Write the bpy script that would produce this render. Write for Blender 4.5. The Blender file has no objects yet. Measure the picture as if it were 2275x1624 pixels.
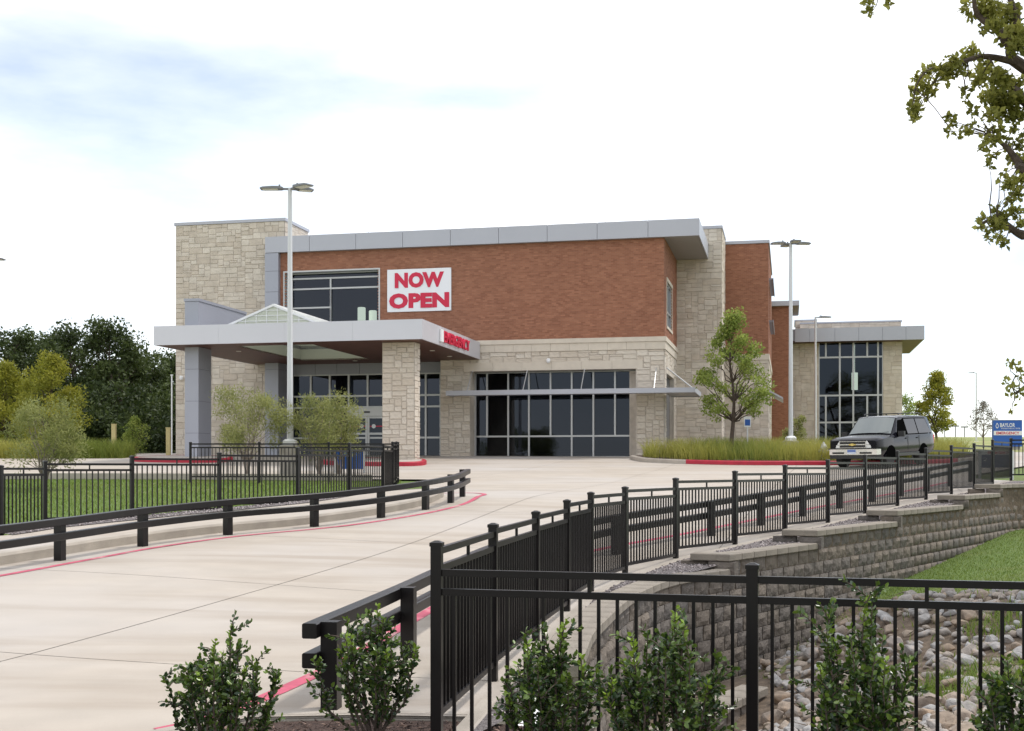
import bpy, bmesh, math, random
import numpy as np
from mathutils import Vector, Matrix
R = math.radians
rnd = random.Random(7)
NP = np.random.RandomState(11)
SC = bpy.context.scene
COL = SC.collection

# ------------------------------------------------------------------ camera
CAMZ, F, CX, HY = 1.6, 2750.0, 1137.0, 1040.0      # photo units: 2274 px wide
cam_d = bpy.data.cameras.new('camera'); cam = bpy.data.objects.new('camera', cam_d); COL.objects.link(cam)
cam.location = (0, 0, CAMZ); cam.rotation_euler = (R(90), 0, 0)
cam_d.sensor_width = 36.0; cam_d.lens = F / 2274.0 * 36.0
cam_d.shift_y = (HY - 812.0) / 2274.0
cam_d.clip_start = 0.1; cam_d.clip_end = 5000
SC.camera = cam

# ------------------------------------------------------------------ sky, sun, exposure
SUN_EL, SUN_AZ = R(60), R(66)        # azimuth from +Y, clockwise; a hazy sun high on the right, a little beyond the building
w = bpy.data.worlds.new('World'); SC.world = w; w.use_nodes = True
nt = w.node_tree; nt.nodes.clear()
def wn(t, **k):
    n = nt.nodes.new(t)
    for a, b in k.items(): setattr(n, a, b)
    return n
out = wn('ShaderNodeOutputWorld'); bg = wn('ShaderNodeBackground')
sky = wn('ShaderNodeTexSky', sky_type='NISHITA', sun_disc=False)
sky.sun_elevation = SUN_EL; sky.sun_rotation = SUN_AZ; sky.dust_density = 0.4; sky.ozone_density = 3.0; sky.altitude = 150
tc = wn('ShaderNodeTexCoord'); mp = wn('ShaderNodeMapping'); mp.inputs['Scale'].default_value = (1.0, 1.0, 3.4)
mp.inputs['Location'].default_value = (3.35, 0.3, 2.3)
no = wn('ShaderNodeTexNoise'); no.inputs['Scale'].default_value = 1.9; no.inputs['Detail'].default_value = 7; no.inputs['Roughness'].default_value = 0.52
cr = wn('ShaderNodeValToRGB'); cr.color_ramp.elements[0].position = 0.30; cr.color_ramp.elements[1].position = 0.66
cr.color_ramp.elements[0].color = (0.20, 0.20, 0.20, 1); cr.color_ramp.elements[1].color = (1, 1, 1, 1)
mx = wn('ShaderNodeMix', data_type='RGBA')
sc_ = wn('ShaderNodeVectorMath', operation='SCALE'); sc_.inputs['Scale'].default_value = 0.10
nt.links.new(tc.outputs['Generated'], mp.inputs['Vector']); nt.links.new(mp.outputs[0], no.inputs['Vector'])
nt.links.new(no.outputs['Fac'], cr.inputs[0]); nt.links.new(cr.outputs[0], mx.inputs['Factor'])
nt.links.new(sky.outputs[0], sc_.inputs[0])
nt.links.new(sc_.outputs[0], mx.inputs[6])
mx.inputs[7].default_value = (1.10, 1.10, 1.11, 1)      # bright thin cloud
nt.links.new(mx.outputs[2], bg.inputs['Color']); bg.inputs['Strength'].default_value = 1.0
nt.links.new(bg.outputs[0], out.inputs[0])
sd = bpy.data.lights.new('sun', 'SUN'); sun = bpy.data.objects.new('sun', sd); COL.objects.link(sun)
sd.energy = 1.5; sd.angle = R(6.0); sd.color = (1.0, 0.955, 0.89)
sdir = Vector((math.sin(SUN_AZ) * math.cos(SUN_EL), math.cos(SUN_AZ) * math.cos(SUN_EL), math.sin(SUN_EL)))
sun.rotation_euler = sdir.to_track_quat('Z', 'Y').to_euler()
sun.location = sdir * 100
vs = SC.view_settings; vs.view_transform = 'Standard'; vs.look = 'None'; vs.exposure = 0.68; vs.gamma = 1.0; vs.use_curve_mapping = False
SC.cycles.max_bounces = 8; SC.cycles.transparent_max_bounces = 24; SC.cycles.use_denoising = True

# ------------------------------------------------------------------ helpers
def at(px, py, d):                      # a photo direction at a known distance
    return Vector(((px - CX) / F * d, d, CAMZ + (HY - py) / F * d))
def rx(px, d): return (px - CX) / F * d

def mat(name, col, rough=0.7, var=0.0, vscale=6.0, bump=0.0, bscale=40.0, metal=0.0, spec=0.5, tint=0.0, objrand=0.0,
        col2=None, transl=0.0, stain=None, coat=0.0, bdist=0.02):
    m = bpy.data.materials.new(name); m.use_nodes = True
    t = m.node_tree; n = t.nodes; l = t.links
    b = n['Principled BSDF']; o = n['Material Output']
    b.inputs['Roughness'].default_value = rough; b.inputs['Metallic'].default_value = metal
    b.inputs['Specular IOR Level'].default_value = spec
    if coat: b.inputs['Coat Weight'].default_value = coat; b.inputs['Coat Roughness'].default_value = 0.04
    tcn = n.new('ShaderNodeTexCoord')
    rgb = n.new('ShaderNodeRGB'); rgb.outputs[0].default_value = (*col, 1); cur = rgb.outputs[0]
    def mixin(fac, c2, blend='MIX'):
        nonlocal cur
        mm = n.new('ShaderNodeMix'); mm.data_type = 'RGBA'; mm.blend_type = blend
        if hasattr(fac, 'links') or hasattr(fac, 'is_linked'): l.new(fac, mm.inputs[0])
        else: mm.inputs[0].default_value = fac
        l.new(cur, mm.inputs[6])
        if hasattr(c2, 'is_linked'): l.new(c2, mm.inputs[7])
        else: mm.inputs[7].default_value = (*c2, 1)
        cur = mm.outputs[2]
    if tint and col2:
        a = n.new('ShaderNodeAttribute'); a.attribute_name = 'tint'
        mixin(a.outputs['Fac'], col2)
    if objrand:
        oi = n.new('ShaderNodeObjectInfo')
        if col2:
            ad = n.new('ShaderNodeMath'); ad.operation = 'MULTIPLY'; ad.inputs[1].default_value = objrand
            l.new(oi.outputs['Random'], ad.inputs[0]); mixin(ad.outputs[0], col2)
    if stain:
        sc0, s_lo, s_hi, scol, amt = stain
        nz = n.new('ShaderNodeTexNoise'); nz.inputs['Scale'].default_value = sc0; nz.inputs['Detail'].default_value = 6
        l.new(tcn.outputs['Object'], nz.inputs['Vector'])
        mr = n.new('ShaderNodeMapRange'); mr.inputs[1].default_value = s_lo; mr.inputs[2].default_value = s_hi; mr.inputs[4].default_value = amt
        l.new(nz.outputs['Fac'], mr.inputs[0]); mixin(mr.outputs[0], scol)
    if var:
        nz = n.new('ShaderNodeTexNoise'); nz.inputs['Scale'].default_value = vscale; nz.inputs['Detail'].default_value = 5
        l.new(tcn.outputs['Object'], nz.inputs['Vector'])
        mr = n.new('ShaderNodeMapRange'); mr.inputs[1].default_value = 0.3; mr.inputs[2].default_value = 0.7
        mr.inputs[3].default_value = 1 - var; mr.inputs[4].default_value = 1 + var
        l.new(nz.outputs['Fac'], mr.inputs[0])
        vm = n.new('ShaderNodeVectorMath'); vm.operation = 'SCALE'
        l.new(cur, vm.inputs[0]); l.new(mr.outputs[0], vm.inputs['Scale']); cur = vm.outputs[0]
    l.new(cur, b.inputs['Base Color'])
    if bump:
        nz = n.new('ShaderNodeTexNoise'); nz.inputs['Scale'].default_value = bscale; nz.inputs['Detail'].default_value = 4
        l.new(tcn.outputs['Object'], nz.inputs['Vector'])
        bp = n.new('ShaderNodeBump'); bp.inputs['Strength'].default_value = bump; bp.inputs['Distance'].default_value = bdist
        l.new(nz.outputs['Fac'], bp.inputs['Height']); l.new(bp.outputs[0], b.inputs['Normal'])
    if transl:
        tr = n.new('ShaderNodeBsdfTranslucent'); l.new(cur, tr.inputs[0])
        ms = n.new('ShaderNodeMixShader'); ms.inputs[0].default_value = transl
        l.new(b.outputs[0], ms.inputs[1]); l.new(tr.outputs[0], ms.inputs[2]); l.new(ms.outputs[0], o.inputs[0])
    return m

def glassmat(name, tintc, refl_rough=0.02, ior=1.5, boost=1.0):
    m = bpy.data.materials.new(name); m.use_nodes = True
    t = m.node_tree; n = t.nodes; l = t.links; n.remove(n['Principled BSDF'])
    tr = n.new('ShaderNodeBsdfTransparent'); tr.inputs[0].default_value = (*tintc, 1)
    gl = n.new('ShaderNodeBsdfGlossy'); gl.inputs['Roughness'].default_value = refl_rough
    gl.inputs[0].default_value = (0.62 * boost, 0.70 * boost, 0.86 * boost, 1)
    fr = n.new('ShaderNodeFresnel'); fr.inputs[0].default_value = ior
    ms = n.new('ShaderNodeMixShader')
    l.new(fr.outputs[0], ms.inputs[0]); l.new(tr.outputs[0], ms.inputs[1]); l.new(gl.outputs[0], ms.inputs[2])
    l.new(ms.outputs[0], n['Material Output'].inputs[0])
    return m

class MB:
    def __init__(s): s.v = []; s.f = []; s.t = []
    def add(s, vs_, fs_, t=0.0):
        k = len(s.v); s.v += [tuple(v) for v in vs_]; s.f += [tuple(i + k for i in f) for f in fs_]; s.t += [t] * len(fs_)
        return s
    def box(s, x0, x1, y0, y1, z0, z1, t=0.0):
        return s.add([(x0, y0, z0), (x1, y0, z0), (x1, y1, z0), (x0, y1, z0), (x0, y0, z1), (x1, y0, z1), (x1, y1, z1), (x0, y1, z1)],
                     [(3, 2, 1, 0), (4, 5, 6, 7), (0, 1, 5, 4), (1, 2, 6, 5), (2, 3, 7, 6), (3, 0, 4, 7)], t)
    def obox(s, c, ax, ay, az, t=0.0):     # centre + half-axis vectors
        c, ax, ay, az = map(Vector, (c, ax, ay, az))
        vs_ = [c + i * ax + j * ay + k * az for k in (-1, 1) for (i, j) in ((-1, -1), (1, -1), (1, 1), (-1, 1))]
        return s.add(vs_, [(3, 2, 1, 0), (4, 5, 6, 7), (0, 1, 5, 4), (1, 2, 6, 5), (2, 3, 7, 6), (3, 0, 4, 7)], t)
    def quad(s, a, b, c, d, t=0.0): return s.add([a, b, c, d], [(0, 1, 2, 3)], t)
    def prism(s, poly, z0, z1, t=0.0):
        n = len(poly)
        return s.add([(p[0], p[1], z0) for p in poly] + [(p[0], p[1], z1) for p in poly],
                     [tuple(range(n - 1, -1, -1)), tuple(range(n, 2 * n))] + [(i, (i + 1) % n, n + (i + 1) % n, n + i) for i in range(n)], t)
    def tube(s, pts, radii, n=6, t=0.0, cap=True):
        pts = [Vector(p) for p in pts]
        if not hasattr(radii, '__len__'): radii = [radii] * len(pts)
        rings = []; up = Vector((0.3, 0.2, 1)).normalized()
        for i, p in enumerate(pts):
            d = (pts[min(i + 1, len(pts) - 1)] - pts[max(i - 1, 0)])
            d = d.normalized() if d.length > 1e-9 else Vector((0, 0, 1))
            a = d.cross(up)
            if a.length < 1e-3: a = d.cross(Vector((1, 0, 0)))
            a.normalize(); b = d.cross(a).normalized()
            rings.append([p + (a * math.cos(2 * math.pi * j / n) + b * math.sin(2 * math.pi * j / n)) * radii[i] for j in range(n)])
        vs_ = [v for r_ in rings for v in r_]; fs_ = []
        for i in range(len(pts) - 1):
            for j in range(n): fs_.append((i * n + j, i * n + (j + 1) % n, (i + 1) * n + (j + 1) % n, (i + 1) * n + j))
        if cap: fs_.append(tuple(range(n - 1, -1, -1))); fs_.append(tuple(range((len(pts) - 1) * n, len(pts) * n)))
        return s.add(vs_, fs_, t)
    def lathe(s, prof, n=16, c=(0, 0, 0), t=0.0):   # prof: (r, z)
        vs_ = [(c[0] + r_ * math.cos(2 * math.pi * j / n), c[1] + r_ * math.sin(2 * math.pi * j / n), c[2] + z) for r_, z in prof for j in range(n)]
        fs_ = [(i * n + j, i * n + (j + 1) % n, (i + 1) * n + (j + 1) % n, (i + 1) * n + j) for i in range(len(prof) - 1) for j in range(n)]
        fs_ += [tuple(range(n - 1, -1, -1)), tuple(range((len(prof) - 1) * n, len(prof) * n))]
        return s.add(vs_, fs_, t)
    def mesh(s, name, tint=False, smooth=None):
        me = bpy.data.meshes.new(name); me.from_pydata(s.v, [], s.f)
        if tint:
            a = me.attributes.new('tint', 'FLOAT', 'FACE'); a.data.foreach_set('value', s.t)
        if smooth is not None:
            me.polygons.foreach_set('use_smooth', [True] * len(me.polygons)); me.set_sharp_from_angle(angle=R(smooth))
        me.update(); return me
    def build(s, name, m, parent=None, tint=False, smooth=None, **k):
        return link(name, s.mesh(name, tint, smooth), m, parent, **k)

def link(name, me, m=None, parent=None, loc=None, rot=None, scale=None, label=None, cat=None, group=None, kind=None):
    o = bpy.data.objects.new(name, me); COL.objects.link(o)
    if m is not None and me is not None and not me.materials: me.materials.append(m)
    if parent is not None: o.parent = parent
    if loc is not None: o.location = loc
    if rot is not None: o.rotation_euler = rot
    if scale is not None: o.scale = scale
    return tag(o, label, cat, group, kind)
def tag(o, label=None, cat=None, group=None, kind=None):
    if label: o['label'] = label
    if cat: o['category'] = cat
    if group: o['group'] = group
    if kind: o['kind'] = kind
    return o
def empty(name, loc=(0, 0, 0), rz=0.0, **k):
    o = bpy.data.objects.new(name, None); COL.objects.link(o); o.location = loc; o.rotation_euler = (0, 0, rz); o.empty_display_size = 0.2
    return tag(o, **k)
def array_mesh(name, V, Q, tint=None):
    """fast mesh from numpy: V (n,3), Q (m,4) or (m,3)"""
    me = bpy.data.meshes.new(name); V = np.asarray(V, np.float32); Q = np.asarray(Q, np.int32); k = Q.shape[1]
    me.vertices.add(len(V)); me.vertices.foreach_set('co', V.ravel())
    me.loops.add(Q.size); me.loops.foreach_set('vertex_index', Q.ravel())
    me.polygons.add(len(Q)); me.polygons.foreach_set('loop_start', np.arange(len(Q), dtype=np.int32) * k)
    me.update(calc_edges=True)
    if tint is not None:
        a = me.attributes.new('tint', 'FLOAT', 'FACE'); a.data.foreach_set('value', np.asarray(tint, np.float32))
    return me
def textmesh(txt, size=1.0, extrude=0.01, offset=0.0, width=None, spacing=1.0):
    """flat lettering in the XZ plane, facing -Y, origin at lower left; scaled to the given width"""
    c = bpy.data.curves.new('lettering', 'FONT'); c.body = txt; c.size = size; c.extrude = extrude; c.offset = offset; c.space_character = spacing
    c.resolution_u = 3
    o = bpy.data.objects.new('lettering', c); COL.objects.link(o)
    dg = bpy.context.evaluated_depsgraph_get(); me = bpy.data.meshes.new_from_object(o.evaluated_get(dg))
    bpy.data.objects.remove(o); bpy.data.curves.remove(c)
    xs = [v.co.x for v in me.vertices]; ys = [v.co.y for v in me.vertices]
    x0, x1, y0, y1 = min(xs), max(xs), min(ys), max(ys)
    sx = (width / (x1 - x0)) if width else 1.0; sy = size / (y1 - y0)
    for v in me.vertices:
        x, y, z = v.co; v.co = ((x - x0) * sx, -z, (y - y0) * sy)
    me.materials.clear(); return me

# ------------------------------------------------------------------ materials
M = {}
def concrete():
    m = mat('concrete', (0.43, 0.378, 0.318), 0.85, var=0.07, vscale=1.6, bump=0.15, bscale=60)
    t = m.node_tree; n = t.nodes; l = t.links; b = n['Principled BSDF']; src = b.inputs['Base Color'].links[0].from_socket
    tcn = n.new('ShaderNodeTexCoord')
    def layer(src, scale, rot, sc_, lo, hi, col, amt, det=6):
        mp_ = n.new('ShaderNodeMapping'); mp_.inputs['Scale'].default_value = sc_; mp_.inputs['Rotation'].default_value = (0, 0, rot)
        nz = n.new('ShaderNodeTexNoise'); nz.inputs['Scale'].default_value = scale; nz.inputs['Detail'].default_value = det
        mr = n.new('ShaderNodeMapRange'); mr.inputs[1].default_value = lo; mr.inputs[2].default_value = hi; mr.inputs[4].default_value = amt
        mm = n.new('ShaderNodeMix'); mm.data_type = 'RGBA'; mm.inputs[7].default_value = (*col, 1)
        l.new(tcn.outputs['Object'], mp_.inputs[0]); l.new(mp_.outputs[0], nz.inputs[0]); l.new(nz.outputs['Fac'], mr.inputs[0]); l.new(mr.outputs[0], mm.inputs[0]); l.new(src, mm.inputs[6]); return mm.outputs[2]
    src = layer(src, 1.0, 0.25, (.16, 1.6, 1), .43, .72, (0.355, 0.295, 0.235), .55, 9)       # broom and water streaks
    src = layer(src, .22, 0, (1, 1, 1), .45, .7, (0.455, 0.42, 0.385), .9)             # paler pours
    src = layer(src, .8, 1.1, (.3, 2.2, 1), .52, .70, (0.32, 0.265, 0.21), .6)           # tyre-worn bands
    src = layer(src, 55, 0, (1, 1, 1), .70, .78, (0.30, 0.26, 0.22), .5, 2)              # specks
    l.new(src, b.inputs['Base Color']); return m
M['concrete'] = concrete()
M['joint'] = mat('joint_filler', (0.30, 0.27, 0.24), 0.9)
M['curb'] = mat('curb_concrete', (0.40, 0.355, 0.30), 0.88, var=0.14, vscale=2.5, bump=0.25, bscale=50, stain=(0.9, 0.5, 0.75, (0.33, 0.29, 0.25), 0.7))
M['red'] = mat('red_paint', (0.50, 0.085, 0.14), 0.75, var=0.22, vscale=7, stain=(3.0, 0.55, 0.75, (0.6, 0.52, 0.46), 0.7))
M['redcurb'] = mat('red_curb_paint', (0.40, 0.014, 0.035), 0.6, var=0.15, vscale=4)
M['steel'] = mat('black_steel', (0.006, 0.0047, 0.0048), 0.33, spec=0.33, var=0.2, vscale=3)
M['brick'] = mat('clay_brick', (0.26, 0.105, 0.060), 0.85, tint=1, col2=(0.385, 0.172, 0.102), objrand=0.0, var=0.07, vscale=0.5, bump=0.2, bscale=30)
M['mortar'] = mat('brick_mortar', (0.33, 0.205, 0.145), 0.9, var=0.1)
M['stone'] = mat('limestone', (0.64, 0.575, 0.49), 0.88, tint=1, col2=(0.54, 0.465, 0.38), var=0.12, vscale=2.2, bump=0.6, bscale=14, bdist=0.03)
M['stonei'] = mat('limestone_single', (0.64, 0.575, 0.49), 0.88, objrand=1.0, col2=(0.54, 0.465, 0.38), var=0.12, vscale=2.2, bump=0.6, bscale=3.0, bdist=0.06)
M['bricki'] = mat('clay_brick_single', (0.26, 0.105, 0.060), 0.85, objrand=1.0, col2=(0.385, 0.172, 0.102), var=0.08, vscale=2)
M['smortar'] = mat('stone_mortar', (0.52, 0.46, 0.39), 0.92, var=0.1)
M['cast'] = mat('cast_stone', (0.60, 0.53, 0.44), 0.8, var=0.06, vscale=3, bump=0.1)
M['metal'] = mat('grey_metal_panel', (0.42, 0.425, 0.465), 0.42, metal=0.2, var=0.03, vscale=0.4)
M['metall'] = mat('light_metal_panel', (0.58, 0.58, 0.62), 0.4, metal=0.2, var=0.03, vscale=0.4)
M['metalb'] = mat('blue_grey_metal_panel', (0.34, 0.35, 0.40), 0.42, metal=0.2, var=0.03, vscale=0.4)
M['metald'] = mat('darker_metal_panel', (0.29, 0.30, 0.34), 0.45, metal=0.25, var=0.03, vscale=0.4)
M['seam'] = mat('panel_seam', (0.10, 0.10, 0.11), 0.8)
M['frame'] = mat('aluminium_frame', (0.48, 0.48, 0.475), 0.35, metal=0.35)
M['glass'] = glassmat('tinted_glass', (0.15, 0.17, 0.195), 0.015, 1.5)
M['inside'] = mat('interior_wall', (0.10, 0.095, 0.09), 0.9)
M['shade'] = mat('pendant_shade', (0.75, 0.76, 0.62), 0.6)
M['shade'].node_tree.nodes['Principled BSDF'].inputs['Emission Color'].default_value = (0.9, 0.95, 0.7, 1)
M['shade'].node_tree.nodes['Principled BSDF'].inputs['Emission Strength'].default_value = 2.2
M['wood'] = mat('wood_soffit', (0.095, 0.036, 0.023), 0.5, var=0.25, vscale=2.0)
M['soffit'] = mat('soffit_grey', (0.33, 0.32, 0.32), 0.6)
M['pale'] = mat('skylight_panel', (0.72, 0.75, 0.66), 0.5, transl=0.45)
M['white'] = mat('white_paint', (0.80, 0.80, 0.80), 0.5)
M['banner'] = mat('banner_white', (0.82, 0.82, 0.84), 0.45)
M['crimson'] = mat('crimson_print', (0.60, 0.012, 0.055), 0.5)
M['pole'] = mat('pole_aluminium', (0.62, 0.62, 0.63), 0.4, metal=0.2)
M['fixture'] = mat('fixture_grey', (0.20, 0.20, 0.205), 0.5, metal=0.3)
M['lens'] = mat('lamp_lens', (0.72, 0.70, 0.62), 0.3)
M['pier'] = mat('pier_concrete', (0.36, 0.335, 0.29), 0.9, var=0.15, vscale=4)
M['grass'] = mat('lawn', (0.12, 0.185, 0.032), 0.9, var=0.35, vscale=14, bump=0.9, bscale=45, bdist=0.05, stain=(0.35, 0.5, 0.72, (0.17, 0.16, 0.05), 0.75))
M['field'] = mat('field_grass', (0.19, 0.23, 0.055), 0.95, var=0.3, vscale=0.5, stain=(0.05, 0.45, 0.65, (0.30, 0.28, 0.10), 0.8))
M['mulch'] = mat('mulch', (0.09, 0.055, 0.042), 0.95, var=0.5, vscale=40, bump=1.0, bscale=60, bdist=0.04)
M['chips'] = mat('mulch_chips', (0.05, 0.03, 0.024), 0.9, tint=1, col2=(0.30, 0.20, 0.155))
M['gravel'] = mat('gravel', (0.21, 0.185, 0.18), 0.9, var=0.45, vscale=45, bump=1.0, bscale=60, bdist=0.04)
M['pebble'] = mat('pebbles', (0.13, 0.105, 0.10), 0.85, tint=1, col2=(0.50, 0.44, 0.43))
M['rock'] = mat('riprap_stone', (0.29, 0.22, 0.16), 0.9, objrand=1.0, col2=(0.34, 0.33, 0.32), var=0.28, vscale=3.0, bump=0.7, bscale=7, stain=(1.6, 0.5, 0.68, (0.34, 0.22, 0.13), 0.6))
M['rocks'] = mat('riprap_stone_small', (0.32, 0.25, 0.185), 0.9, tint=1, col2=(0.33, 0.32, 0.31), var=0.25, vscale=9, bump=0.6, bscale=20)
M['soil'] = mat('soil', (0.13, 0.095, 0.065), 0.95, var=0.4, vscale=10, bump=0.8, bscale=30)
M['block'] = mat('wall_block', (0.19, 0.155, 0.122), 0.92, objrand=1.0, col2=(0.135, 0.118, 0.105), var=0.22, vscale=7, bump=0.9, bscale=22, bdist=0.025)
M['blocks'] = mat('wall_block_joined', (0.19, 0.155, 0.122), 0.92, tint=1, col2=(0.135, 0.118, 0.105), var=0.22, vscale=9, bump=0.9, bscale=22, bdist=0.025)
M['cap'] = mat('wall_cap', (0.265, 0.23, 0.188), 0.9, var=0.16, vscale=5, bump=0.4, bscale=35)
M['bark'] = mat('bark', (0.085, 0.062, 0.048), 0.95, var=0.35, vscale=9, bump=0.8, bscale=30)
M['barkp'] = mat('pale_bark', (0.22, 0.18, 0.15), 0.95, var=0.25, vscale=9)
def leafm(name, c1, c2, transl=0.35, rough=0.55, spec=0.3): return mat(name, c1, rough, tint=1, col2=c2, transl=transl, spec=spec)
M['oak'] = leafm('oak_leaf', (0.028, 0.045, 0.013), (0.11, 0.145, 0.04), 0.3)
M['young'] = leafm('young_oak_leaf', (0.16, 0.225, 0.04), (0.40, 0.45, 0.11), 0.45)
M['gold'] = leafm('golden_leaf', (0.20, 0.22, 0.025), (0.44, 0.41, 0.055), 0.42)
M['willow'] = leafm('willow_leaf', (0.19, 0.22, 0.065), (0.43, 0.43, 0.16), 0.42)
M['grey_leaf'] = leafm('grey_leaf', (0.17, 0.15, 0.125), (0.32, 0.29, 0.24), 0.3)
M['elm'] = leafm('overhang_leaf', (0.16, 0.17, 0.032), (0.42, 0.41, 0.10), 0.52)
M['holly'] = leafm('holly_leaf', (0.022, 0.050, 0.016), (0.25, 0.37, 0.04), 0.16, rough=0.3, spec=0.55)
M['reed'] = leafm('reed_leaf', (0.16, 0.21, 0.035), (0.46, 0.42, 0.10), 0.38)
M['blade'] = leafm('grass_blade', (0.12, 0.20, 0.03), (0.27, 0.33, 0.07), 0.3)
M['carpaint'] = mat('black_car_paint', (0.004, 0.004, 0.008), 0.18, spec=0.22, coat=0.16)
M['carglass'] = mat('car_glass', (0.035, 0.042, 0.045), 0.03, spec=0.8, coat=0.6)
M['carside'] = mat('car_side_glass', (0.010, 0.010, 0.014), 0.05, spec=0.45)
M['windscreen'] = mat('windscreen_glass', (0.10, 0.12, 0.115), 0.04, spec=0.9, coat=1.0)
M['chrome'] = mat('chrome', (0.72, 0.71, 0.69), 0.22, metal=0.85)
M['tyre'] = mat('tyre_rubber', (0.012, 0.012, 0.012), 0.8)
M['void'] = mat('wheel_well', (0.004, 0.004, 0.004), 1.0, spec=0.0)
M['darkplastic'] = mat('dark_plastic', (0.012, 0.012, 0.012), 0.5)
M['headlight'] = mat('headlight_lens', (0.65, 0.64, 0.60), 0.1, spec=0.8, coat=0.5)
M['amber'] = mat('amber_lens', (0.75, 0.22, 0.02), 0.2, spec=0.7)
M['platewhite'] = mat('plate_white', (0.55, 0.6, 0.7), 0.5)
M['platblue'] = mat('plate_blue', (0.10, 0.16, 0.38), 0.5)
M['gold_badge'] = mat('gold_badge', (0.70, 0.55, 0.18), 0.3, metal=0.7)
M['blue'] = mat('sign_blue', (0.016, 0.10, 0.42), 0.4)
M['navy'] = mat('sign_navy', (0.012, 0.03, 0.16), 0.4)
M['bollard'] = mat('bollard_tan', (0.52, 0.43, 0.20), 0.7, var=0.1)
M['hydrant'] = mat('hydrant_silver', (0.52, 0.53, 0.55), 0.4, metal=0.3)

# ------------------------------------------------------------------ terrain
def tps(points, lam=0.6):
    P = np.array(points, float); X = P[:, :2]; n = len(P)
    def U(r2): return np.where(r2 > 1e-12, r2 * np.log(np.maximum(r2, 1e-12)) * 0.5, 0.0)
    K = U(((X[:, None] - X[None]) ** 2).sum(-1)) + np.eye(n) * lam
    A = np.zeros((n + 3, n + 3)); A[:n, :n] = K; A[:n, n] = 1; A[:n, n + 1:] = X; A[n, :n] = 1; A[n + 1:, :n] = X.T
    sol = np.linalg.solve(A, np.concatenate([P[:, 2], np.zeros(3)])); wv, c = sol[:n], sol[n:]
    def f(x, y):
        r2 = (X[:, 0] - x) ** 2 + (X[:, 1] - y) ** 2
        return float((wv * U(r2)).sum() + c[0] + c[1] * x + c[2] * y)
    return f
# posts of the guard rail on the left, (x, y, ground)
LRAIL = [(rx(px, d), d, CAMZ - (py - HY) / F * d) for px, py, d in
         ((133, 1245, 16.6), (317, 1213, 18.4), (506, 1188, 20.0), (698, 1170, 21.3), (846, 1150, 22.6), (945, 1132, 23.9), (1001, 1117, 25.2), (1027, 1103, 26.4))]
LRAIL = [(-7.9, 11.4, 0.19), (-7.15, 13.0, 0.24), (-6.55, 14.8, 0.30)] + LRAIL
# posts of the fence along the drive, (x, y, ground)
RF = [(-0.443, 7.3, 0.0), (-0.14, 9.2, 0.02), (0.215, 11.15, 0.045), (0.577, 13.0, 0.10), (0.93, 14.6, 0.15), (1.48, 16.2, 0.19)]
fd = Vector((0.574, 0.819))
for k, z in enumerate((0.29, 0.39, 0.49, 0.59, 0.70, 0.80, 0.89, 0.98, 1.06)):
    RF.append((2.38 + fd.x * 2.02 * k, 18.0 + fd.y * 2.02 * k, z))
RF += [(12.75, 32.85, 1.19), (13.9, 34.5, 1.27), (15.9, 34.25, 1.27), (17.9, 34.0, 1.27)]
# posts of the fence round the lawn on the left
LF = [(rx(2, 20.6), 20.6, 0.36), (rx(100, 21.8), 21.8, 0.44), (rx(293, 22.9), 22.9, 0.54), (rx(487, 24.3), 24.3, 0.62), (rx(661, 25.9), 25.9, 0.75),
      (rx(776, 27.7), 27.7, 0.88), (rx(851, 29.5), 29.5, 0.98), (-3.02, 31.3, 1.06), (-3.12, 33.0, 1.13), (-3.25, 34.8, 1.18),
      (rx(884, 36.4), 36.4, 1.2), (rx(730, 36.4), 36.4, 1.2), (rx(576, 36.4), 36.4, 1.2), (rx(423, 36.4), 36.4, 1.2)]
up = [(-30, -6, 0), (30, -6, 0), (-20, 4, .03), (-12, 8, .06), (0, 3, 0), (-4.1, 10.2, .06), (-20, 20, .3), (-30, 30, .85), (-15, 30, .92),
      (-30, 40, 1.43), (-10, 40, 1.43), (2, 40, 1.43), (14, 40, 1.43), (30, 40, 1.43), (25, 34, 1.28), (30, 30, 1.2), (10, 5, 0), (20, 5, 0), (4, 34, 1.15)]
up += [(x + .819 * q, y - .574 * q, z) for x, y, z in RF[4:15:2] for q in (1.3, 5.0)]
up += [p for p in LRAIL] + RF[:17] + LF[::2]
_zu = tps(up, 0.12)
def sst(a, b, v):
    t = min(1, max(0, (v - a) / (b - a))); return t * t * (3 - 2 * t)
FAR = [(30, .95), (36, 1.2), (40, 1.40), (44, 1.55), (47, 1.71), (50, 1.90), (54, 2.08), (80, 2.9), (300, 9.2), (420, 10.0), (3000, 10.0)]
def zfar(y): return float(np.interp(y, [p[0] for p in FAR], [p[1] for p in FAR]))
def ZU(x, y):
    b = sst(33, 38.5, y)
    z1 = _zu(min(26, max(-26, x)), y) * sst(2.5, 8, y) if b < 1 else 0
    return z1 * (1 - b) + zfar(y) * b if b > 0 else z1
low = [(12.6, 30.6, .1), (10.6, 27.7, -.1), (7.9, 23.9, -.42), (6.0, 21.1, -.66), (4.65, 19.2, -1.08), (3.85, 18.0, -1.36),
       (5.0, 16, -.12), (6.8, 16.5, -.17), (10, 18, .0), (14, 25, .2), (18, 31, .35), (12, 14, .1), (4.3, 16.9, -.78), (3.2, 14.5, -.95),
       (2.4, 11, -.78), (2.98, 9.5, -.42), (3.7, 9, -.31), (7, 9, -.1), (6, 7, -.02), (3, 7.3, -.05), (1.5, 7.5, -.12), (0.3, 8.1, -.12), (1.3, 9.8, -.75), (1.95, 12, -1.2),
       (22, 12, .2), (22, 7, .05), (30, 30, .4), (1.9, 14.6, -1.08), (2.8, 16.6, -1.3)]
ZLf = tps(low, 0.05)
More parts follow.
